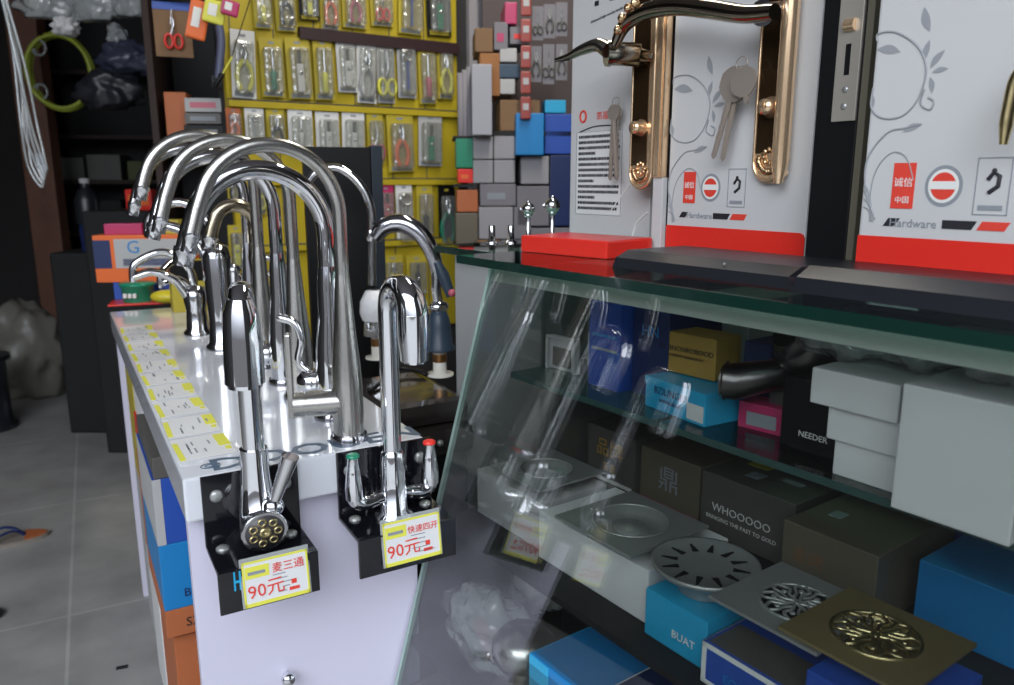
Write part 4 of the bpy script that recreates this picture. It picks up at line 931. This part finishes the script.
row2 = [(228, 108, 243, 140, 'pliers', 'orange', 'rust'), (247, 108, 266, 145, 'wrench', 'grey', 'paper'), (269, 108, 287, 150, 'pliers', 'black', 'ycard'), (290, 110, 314, 150, 'screwdriver', 'white', 'paper'), (318, 112, 341, 158, 'cutter', 'white', 'paper'), (344, 112, 366, 160, 'cutter', 'white', 'paper'), (369, 112, 385, 165, 'scissors', 'pink', 'ycard'), (389, 114, 415, 172, 'pliers', 'orange', 'ycard'), (420, 114, 443, 166, 'cutter', 'green', 'greybox')]
row3 = [(229, 165, 243, 205, 'pliers', 'black', 'ycard'), (250, 165, 268, 215, 'scissors', 'yellow', 'ycard'), (380, 185, 395, 228, 'cutter', 'pink', 'magenta'), (398, 182, 414, 246, 'wrench', 'grey', 'paper'), (418, 185, 434, 238, 'screwdriver', 'black', 'ycard'), (440, 185, 456, 248, 'pliers', 'green', 'mblack')]
row4 = [(384, 255, 404, 296, 'pliers', 'yellow', 'ycard'), (408, 255, 428, 296, 'cutter', 'black', 'ycard'), (231, 225, 246, 270, 'cutter', 'yellow', 'ycard')]
rown = ['top row', 'second row', 'third row', 'fourth row', 'bottom row']
posn = ['leftmost', 'second from the left', 'third from the left', 'fourth from the left', 'fifth from the left', 'sixth from the left', 'seventh from the left', 'eighth from the left', 'next to the right end', 'rightmost']
cardn = {'ycard': 'yellow card', 'mblack': 'black card', 'paper': 'white card', 'greybox': 'grey card', 'rust': 'rust card', 'magenta': 'dark red card'}
for ri, row in enumerate((row0, row1, row2, row3, row4)):
    for ki, (x0, y0_, x1, y1_, kd, cl, bk) in enumerate(row):
        pos = posn[ki] if ki < len(row)-1 else 'rightmost'
        blister(x0, y0_, x1, y1_, kd, cl, '%s %s in blister on %s, %s in the %s' % (cl, kd, cardn[bk], pos, rown[ri]), bk)

# hanging items left of the board
def hang(x0, y0_, x1, y1_, Y, rz=20):
    a = at_y(x0, y1_, Y); b2 = at_y(x1, y0_, Y); return frame(((a.x+b2.x)/2, Y, (a.z+b2.z)/2), rz), abs(b2.x-a.x), abs(b2.z-a.z)
fr, w, h = hang(158, 2, 188, 57, 2.3)
t = thing('scissors_card', 'red-handled scissors on a tan card with blue header, hanging top left', 'packaged tool', fr)
MB().box((-w/2, 0, -h/2), (w/2, .002, h*.42)).box((-w/2, -.001, h*.36), (w/2, 0, h*.5), 1).build('backing_card', ['kraft', 'blue'], t)
m = MB(T3(0, -.01, 0)); scissors(m, h*.85, 0, 1); m.build('scissors', ['red', 'chrome'], t)
for (x0, y0_, x1, y1_, key, lb, nm) in [(190, 0, 206, 40, 'orange', 'orange packet hanging right of the scissors card', 'hanging_packet'), (205, 0, 224, 24, 'yellow', 'yellow and orange packet hanging beside the orange one', 'hanging_packet'), (222, 0, 238, 16, 'magenta', 'dark red packet hanging by the board corner', 'hanging_packet')]:
    fr, w, h = hang(x0, y0_, x1, y1_, 2.25); t = thing(nm, lb, 'packet', fr @ T3(ry=14), 'packets hanging left of the tool board')
    MB().box((-w/2, -.008, -h/2), (w/2, .008, h/2), ch=.006).build('packet', key, t); MB().box((-w*.3, -.0095, -h*.2), (w*.1, -.0082, h*.3)).build('print', 'whiteink', t)
rz_ = at_y(190, -4, 2.27).z; ra = at_y(120, -4, 2.27).x; rb_ = at_y(300, -4, 2.27).x
t = thing('hanging_rail', 'thin dark rail under the ceiling that carries the hanging packets', 'rail', frame((0, 2.27, 0)))
MB().tube([(ra, 0, rz_), (rb_, 0, rz_)], .006, seg=8).build('rod', 'mblack', t)
for x in (ra+.02, rb_-.02): MB().tube([(x, 0, rz_), (x, 0, 2.8)], .004, seg=8).build('drop', 'mblack', t)
fr, w, h = hang(213, 26, 230, 92, 2.25)
t = thing('pipe_wrench', 'blue-grey long-handled tool hanging left of the yellow board', 'tool', fr)
MB().tube(smooth([(0, 0, h*.5), (.003, 0, .05), (-.006, 0, -h*.1), (-.012, 0, -h*.3)]), [.016]*19, seg=10, flat=.7).build('handle', mat('blue_grey_grip', (.09, .1, .17), .5), t)
MB().box((-.03, -.01, -h*.45), (.0, .01, -h*.25), ch=.004).build('jaw', 'mblack', t)
fr, w, h = hang(215, 52, 232, 92, 2.18)
t = thing('screwdriver', 'yellow and black screwdriver hanging slanted at the left of the board', 'tool', fr @ T3(ry=32))
m = MB(); driver(m, h*1.1, 0, 1); m.build('body', ['mblack', 'yellow'], t)
MB().tube([(0, 0, h*.4), tuple(t.matrix_world.inverted() @ V((fr.translation.x+.06, 2.27, rz_)))], .0015, seg=6).build('cord', 'mblack', t)
for (x0, y0_, x1, y1_, key, lb) in [(186, 98, 220, 112, 'greybox', 'flat printed carton, top of the dark stack left of the tool board'), (186, 113, 220, 124, 'dgrey', 'flat dark carton, second in the stack left of the tool board'), (186, 125, 222, 140, 'mblack', 'flat black carton at the foot of the stack left of the board')]:
    fr, w, h = hang(x0, y0_, x1, y1_, 2.5, 10); t = thing('flat_carton', lb, 'box', fr, 'flat cartons left of the tool board')
    MB().box((-w/2, 0, -h/2), (w/2, .1, h/2), ch=.002).box((-w*.35, -.001, -h*.2), (w*.35, 0, h*.2), 1).build('carton', [key, 'pink' if key == 'greybox' else 'greyink'], t)
a = at_y(180, 145, 2.62); t = thing('storage_shelf', 'dark shelf unit standing left of the yellow tool board', 'shelf', frame((a.x, 2.62, 0), 10))
MB().box((-.05, .12, 0), (.24, .14, 1.7)).build('back', 'dark', t)
for z in (.4, .8, 1.19): MB().box((-.05, -.13, z-.02), (.24, .12, z)).build('shelf_board', 'shelfwood', t)
for x in (-.05, .22): MB().box((x, -.13, 0), (x+.02, .12, 1.7)).build('side_board', 'shelfwood', t)
fr, w, h = hang(168, 92, 185, 140, 2.5, 10); tag(MB(fr).box((-w/2, 0, -h/2), (w/2, .08, h/2), ch=.003).build('carton', 'rust'), 'upright rust-brown carton left of the flat carton stack', 'box')

# ================================================================ DARK LEFT OF THE SHOP
a = at_z(55, 362, 0)
# green hose coil
Yh = at_z(52, 362, 0).y-.08; c = at_y(62, 73, Yh)
t = thing('hose_coil', 'lime green hose coil hanging on the wooden post', 'hose', frame((c.x, Yh, c.z), 12))
for k in range(5): MB().tube([((.155+.007*(k % 3))*math.cos(a_*PI/18), -.014*k, (.19+.009*(k % 2))*math.sin(a_*PI/18)) for a_ in range(37)], .011, seg=10).build('hose_loop', 'lime', t)
MB().tube([(-.06, .12, .19), (-.06, -.08, .185), (-.06, -.085, .2)], .006, seg=8).build('hook', 'mblack', t)
for k, (x, y, lb) in enumerate([(42, 92, 'small white coil of tubing hanging below the lime hose'), (40, 48, 'small white bundle hanging beside the top of the lime hose')]):
    c = at_y(x, y, Yh-.06); t = thing('tubing_coil', lb, 'tubing', frame((c.x, Yh-.06, c.z)))
    for j in range(3): MB().tube([((.03+.004*j)*math.cos(a_*PI/12), -.008*j, .04*math.sin(a_*PI/12)) for a_ in range(25)], .006, seg=8).build('tubing_loop', 'tubing', t)
# hanging clear tubing
c0 = at_y(5, 20, 2.4); t = thing('tubing_bundle', 'bundle of clear plastic tubing hanging at the left edge', 'tubing', frame((c0.x, 2.4, c0.z)))
for k in range(6):
    r_ = random.Random(k); MB().tube(smooth([(r_.uniform(-.01, .01), 0, .1), (.005+.006*k, r_.uniform(-.02, .02), -.12), (.01+.008*k, r_.uniform(-.02, .02), -.3), (.015+.01*k, 0, -.42+.01*k), (.05+.004*k, 0, -.48+.01*k), (.035+.004*k, .01, -.38)]), .004, seg=8).build('tube', 'tubing', t)
# hanging bags near the ceiling
for k, (x, y, a_, b2_, lb, ky) in enumerate([(45, 8, .10, .09, 'dim clear bag hanging at the top left corner', 'film'), (66, 30, .045, .05, 'small bright white plastic bag hanging top left', 'paper'), (95, 12, .1, .08, 'dim bag hanging right of the white one near the ceiling', 'film'), (130, 8, .09, .08, 'dim bag hanging left of the scissors card near the ceiling', 'film'), (118, 40, .03, .06, 'narrow white strip bag hanging over the dark goods', 'film')]):
    c = at_y(x, y, 3.0); bag(frame((c.x, 3.0, c.z-b2_*.4)), (a_, .05, b2_*1.3), lb, ky, 'hanging_bag', seed=20+k)
for k, (x, y, w, h, ky, lb) in enumerate([(128, 62, .10, .07, mat('dark_blue_film', (.035, .04, .07), .3, bump=1, bscale=20), 'dark blue film wrapped goods hanging over the dark shelf'), (158, 66, .10, .06, mat('slate_film', (.05, .055, .085), .3, bump=1, bscale=22), 'slate grey wrapped goods hanging below the scissors card'), (110, 95, .12, .09, mat('dim_film', (.02, .02, .026), .35, bump=1, bscale=18), 'dim grey wrapped goods on the upper dark shelf')]):
    c = at_y(x, y, 3.0); bag(frame((c.x, 3.0, c.z-h*.6)), (w, .07, h*1.6), lb, ky, 'wrapped_goods', seed=40+k)
# dark shelf unit
a = at_y(80, 250, 4.9)
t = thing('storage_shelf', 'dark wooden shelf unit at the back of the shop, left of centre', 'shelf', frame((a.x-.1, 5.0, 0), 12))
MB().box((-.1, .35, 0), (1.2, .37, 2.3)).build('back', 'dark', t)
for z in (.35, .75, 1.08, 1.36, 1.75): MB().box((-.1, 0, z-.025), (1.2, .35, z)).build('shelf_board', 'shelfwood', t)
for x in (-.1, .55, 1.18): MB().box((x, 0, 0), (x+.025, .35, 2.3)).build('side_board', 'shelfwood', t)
DX = at_y(80, 250, 4.9).x-.1
def shelfbox(x0, x1, z0, h, key, label): tag(MB(frame((DX, 5.0, 0), 12)).box((x0, .06, z0), (x1, .3, z0+h), ch=.004).build('carton', key), label, 'box', 'goods on the dark back shelf')
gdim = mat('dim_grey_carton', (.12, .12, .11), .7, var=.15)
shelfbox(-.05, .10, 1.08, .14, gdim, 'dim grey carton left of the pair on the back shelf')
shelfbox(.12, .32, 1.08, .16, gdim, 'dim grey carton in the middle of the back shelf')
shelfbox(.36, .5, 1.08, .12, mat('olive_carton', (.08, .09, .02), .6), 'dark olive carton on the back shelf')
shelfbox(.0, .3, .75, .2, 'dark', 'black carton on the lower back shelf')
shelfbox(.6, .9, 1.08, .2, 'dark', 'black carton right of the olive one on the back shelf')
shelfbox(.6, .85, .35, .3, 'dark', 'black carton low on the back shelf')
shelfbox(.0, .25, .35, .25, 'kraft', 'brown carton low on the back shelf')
# small bottles on the floor side behind post
for k, (x, y, ky, lb) in enumerate([(87, 205, 'charcoal', 'dark bottle with grey cap standing behind the wooden post'), (92, 232, 'navy', 'dark blue bottle standing behind the wooden post')]):
    c = at_y(x, y, 3.3); t = thing('bottle', lb, 'bottle', frame((c.x, 3.3, c.z-.08)))
    MB().lathe([(.045, 0), (.047, .1), (.03, .14), (.018, .15), (.018, .17)]).build('bottle', ky, t); MB().lathe([(.02, .17), (.02, .19)]).build('cap', 'greybox', t)
c = at_y(90, 250, 3.3); tag(MB(frame((c.x, 3.3, 0))).box((-.12, -.1, 0), (.15, .15, at_y(92, 232, 3.3).z-.08), ch=.01).build('crate', 'dark'), 'dark crate carrying the bottles behind the wooden post', 'crate')
c = at_y(148, 192, 3.0); tag(MB(frame((c.x-.04, 3.0, c.z-.07))).box((-.05, 0, 0), (.05, .05, .08), ch=.004).box((-.04, -.001, .02), (.04, 0, .06), 1).build('carton', ['red', 'orange']), 'red carton showing between the faucet spout tips at left', 'box')
tag(MB(frame((c.x-.04, 3.0, 0))).box((-.2, -.05, 0), (.5, .3, c.z-.07), ch=.01).build('counter', 'dark'), 'dark storage counter behind the far end of the white counter', 'counter')
# sack
c = at_z(30, 395, 0); bag(frame((c.x, c.y, 0)), (.2, .16, .46), 'dim clear plastic sack slumped on the floor at the left', mat('dim_sack', (.17, .16, .14), .4, bump=1, bscale=16, var=.3), 'plastic_sack', seed=60)
c = at_z(2, 428, 0); t = thing('cable_drum', 'dark drum with white lettering band on the floor at the left edge', 'drum', frame((c.x-.05, c.y, 0)))
MB().lathe([(.11, 0), (.11, .02), (.09, .03), (.09, .3), (.11, .31), (.11, .33)]).build('drum', 'charcoal', t); m = MB()
for k in range(5): m.box((.02, -.094, .08+.04*k), (.06, -.088, .105+.04*k))
m.build('print', 'whiteink', t)
# flip-flop
c = at_z(12, 543, 0)
def sandal():
    t = thing('flip_flop', 'flip-flop with dark strap and orange toe lying on the floor at left', 'sandal', frame((c.x-.03, c.y, 0), 28))
    out = [(.125*math.cos(a), (.043+.008*math.cos(a))*math.sin(a)) for a in [2*PI*k/24 for k in range(24)]]
    MB().prism(out, 0, .012).build('sole', mat('worn_sole', (.22, .19, .16), .7), t)
    MB().prism([(x*.96, y*.93) for x, y in out if x > .045]+[(.045, .045), (.045, -.045)][:0], .012, .014).build('toe_pad', 'rust', t)
    MB().tube(smooth([(-.03, .04, .012), (.0, .034, .035), (.035, .01, .035), (.06, 0, .014)]), .006, seg=10, flat=.6).tube(smooth([(-.03, -.04, .012), (.0, -.034, .035), (.035, -.01, .035), (.06, 0, .014)]), .006, seg=10, flat=.6).build('strap', 'navy', t)
sandal()
c = at_z(0, 618, 0); tag(MB(frame((c.x-.03, c.y, 0))).lathe([(.03, 0), (.035, .01), (.02, .022), (.0005, .025)]).build('rubber_plug', 'charcoal'), 'small dark rubber disc on the floor at the left edge', 'plug')
c = at_z(122, 668, 0); tag(MB(frame((c.x, c.y, 0), 20)).box((-.012, -.005, 0), (.012, .006, .003), ch=.001).build('debris', 'charcoal'), 'dark chip lying on the floor near the counter stack', 'debris')

# ================================================================ RIGHT BACKGROUND SHELVES (x 455-570)
RB = frame((-.18, 2.55, 0), 5)
def rb(x, y, off=0):
    n = V((math.sin(math.radians(5)), -math.cos(math.radians(5)), 0)); q = to(RB, on_plane(x, y, RB.translation+n*off, n)); return q.x, q.z
_l, _ = rb(492, 200); _r, _ = rb(640, 200)
t = thing('goods_shelf', 'dark shelf unit of small goods behind the glass case', 'shelf', RB)
MB().box((_l-.01, .30, 0), (_r, .32, 2.2)).build('back', mat('grey_brown_back', (.09, .07, .07), .8), t)
SHZ = [rb(500, 272)[1], rb(500, 206)[1]-.0, rb(500, 131)[1], rb(500, 96)[1]]
for z in SHZ[:1]+[SHZ[2]-.0]: MB().box((_l, .0, z-.015), (_r, .3, z)).build('shelf_board', 'dark', t)
def rbox(x0, y0_, x1, y1_, key, label, d=.18, off=0, cat='box', name='carton', text=None, ins=None):
    a, z1_ = rb((x0), (y0_+y1_)/2, off)[0], rb((x0+x1)/2, y0_, off)[1]; b_, z0_ = rb(x1, (y0_+y1_)/2, off)[0], rb((x0+x1)/2, y1_, off)[1]
    m = MB(RB).box((a, -off, z0_), (b_, -off+d, z1_), ch=.003)
    keys = [key]
    if ins: m.box((a+(b_-a)*.2, -off-.001, z0_+(z1_-z0_)*.3), (a+(b_-a)*.7, -off, z0_+(z1_-z0_)*.6), 1); keys.append(ins)
    return tag(m.build(name, keys), label, cat, 'goods stacked behind the glass case')
gb = mat('mid_grey_carton', (.19, .18, .2), .7, var=.08)
gw = mat('off_white_carton', (.3, .29, .31), .7, var=.06)
rbox(473, 240, 500, 274, 'kraft', 'brown carton at the foot of the stack behind the glass tops')
rbox(501, 240, 530, 274, gb, 'grey carton at the foot of the stack, right of the brown one')
rbox(531, 228, 575, 274, gb, 'grey carton at the foot of the stack, beside the ball-topped pieces')
rbox(479, 207, 513, 239, gw, 'pale carton just above the pair of short chrome posts')
rbox(514, 207, 531, 239, gb, 'narrow grey carton above the right chrome post')
rbox(480, 184, 516, 206, gb, 'flat grey carton under the four pale squares', ins='greyink')
rbox(473, 160, 493, 183, gw, 'pale square carton, lower left of the four behind the case')
rbox(494, 160, 515, 183, gw, 'pale square carton, lower right of the four behind the case')
rbox(473, 136, 493, 159, gw, 'pale square carton, upper left of the four behind the case')
rbox(494, 136, 515, 159, gw, 'pale square carton, upper right of the four behind the case')
rbox(521, 156, 549, 184, gw, 'pale carton under the bright blue box')
rbox(517, 186, 549, 226, gb, 'grey carton under the pale one left of the left card')
rbox(550, 155, 572, 226, 'navy', 'dark navy carton beside the left lock card')
rbox(516, 113, 544, 155, 'sky', 'bright blue carton standing among the pale ones behind the case', off=.04, d=.08)
rbox(545, 114, 572, 154, 'blue', 'deep blue carton right of the bright blue one')
rbox(500, 100, 540, 131, 'kraft', 'brown carton above the pale squares behind the case')
rbox(545, 100, 566, 113, 'cyan', 'folded cyan packet on top of the deep blue carton', d=.08, name='packet')
rbox(472, 64, 492, 135, mat('leaning_white_board', (.36, .36, .4), .6), 'tall off-white carton standing beside the grey pier', d=.05, off=.05)
rbox(475, 28, 493, 52, 'kraft', 'small brown carton above the tall off-white one')
rbox(480, 53, 500, 96, mat('dull_orange', (.3, .12, .03), .6), 'dull orange carton right of the tall off-white one')
rbox(494, 22, 508, 50, gb, 'small grey carton right of the small brown one up high', ins='magenta')
rbox(505, 2, 517, 24, 'magenta', 'magenta packet high on the goods shelf')
rbox(510, 27, 530, 44, gb, 'grey packet with red print high on the goods shelf', ins='red')
rbox(500, 48, 517, 62, 'greybox', 'pale small packet above the dark teal one')
rbox(499, 64, 520, 78, mat('dark_teal_pack', (.03, .06, .1), .5), 'dark teal packet in the middle of the goods shelf')
rbox(500, 79, 515, 94, 'greybox', 'pale small packet under the dark teal one')
rbox(456, 138, 473, 168, 'green', 'green carton between the yellow board and the pale squares')
rbox(458, 169, 473, 183, 'red', 'bright red carton under the green one beside the board', ins='orange')
rbox(457, 190, 478, 212, 'rust', 'rust brown carton beside the lower right of the board')
rbox(456, 213, 478, 245, 'dbrown', 'dark brown carton under the rust one beside the board')
# supports for the four at the side of the pier
t = thing('goods_rack', 'narrow dark rack between the yellow board and the pale cartons', 'shelf', RB)
a_, _ = rb(454, 200); b_, _ = rb(473, 200)
for y_ in (138-2, 184.5, 246): z_ = rb(465, y_)[1]; MB().box((a_, 0, z_-.008), (b_, .2, z_)).build('shelf_board', 'dark', t)
# rolls left of the leaning white board
for k in range(3):
    x_ = 460+4.5*k; s_, z1_ = rb(x_, 70-3*k+3, -.012); _, z0_ = rb(x_, 136, -.012)
    tag(MB(RB @ T3(s_, .012, z0_)).lathe([(.009, 0), (.009, z1_-z0_), (.006, z1_-z0_), (.006, z1_-z0_-.01)], seg=14).build('plastic_pipe', gb), 'upright grey pipe, %s of the three beside the tool board' % ['left', 'middle', 'right'][k], 'pipe', 'grey pipes beside the tool board')
# red plastic strip
s_, z1_ = rb(526, -10, .06); _, z0_ = rb(526, 120, .06)
t = thing('packet_strip', 'long red strip of hanging packets in front of the goods shelf', 'packets', RB @ T3(s_, -.06, 0))
for k in range(5): 
    zz = z0_+(z1_-z0_)*k/5; MB().box((-.015, 0, zz+.003), (.017, .012, zz+(z1_-z0_)/5-.006), ch=.004).box((-.008, -.001, zz+.03), (.01, 0, zz+.05), 1).build('packet', [mat('dull_red_pack', (.3, .05, .04), .4), 'greybox'], t)
# hanging pliers/wire goods in clear packs
for k, (x, y0_, y1_) in enumerate([(538, 6, 40), (550, 4, 38), (562, 2, 36), (536, 46, 82), (549, 44, 84), (562, 44, 80)]):
    s_, z1_ = rb(x, y0_, .02); _, z0_ = rb(x, y1_, .02); h = z1_-z0_
    t = thing('hanging_pack', 'clear pack with small metal fitting, %s in the %s row beside the left card' % (['left', 'middle', 'right'][k % 3], ['upper', 'lower'][k//3]), 'packet', RB @ T3(s_, -.02, (z0_+z1_)/2), 'clear packs of fittings beside the left card')
    MB().box((-.018, .003, -h/2), (.018, .006, h/2)).build('backing_card', gb, t)
    m = MB(); (pliers if k % 2 else scissors)(m, h*.8, 0, 1); m.build('fitting', ['dgrey', 'dsteel'], t)
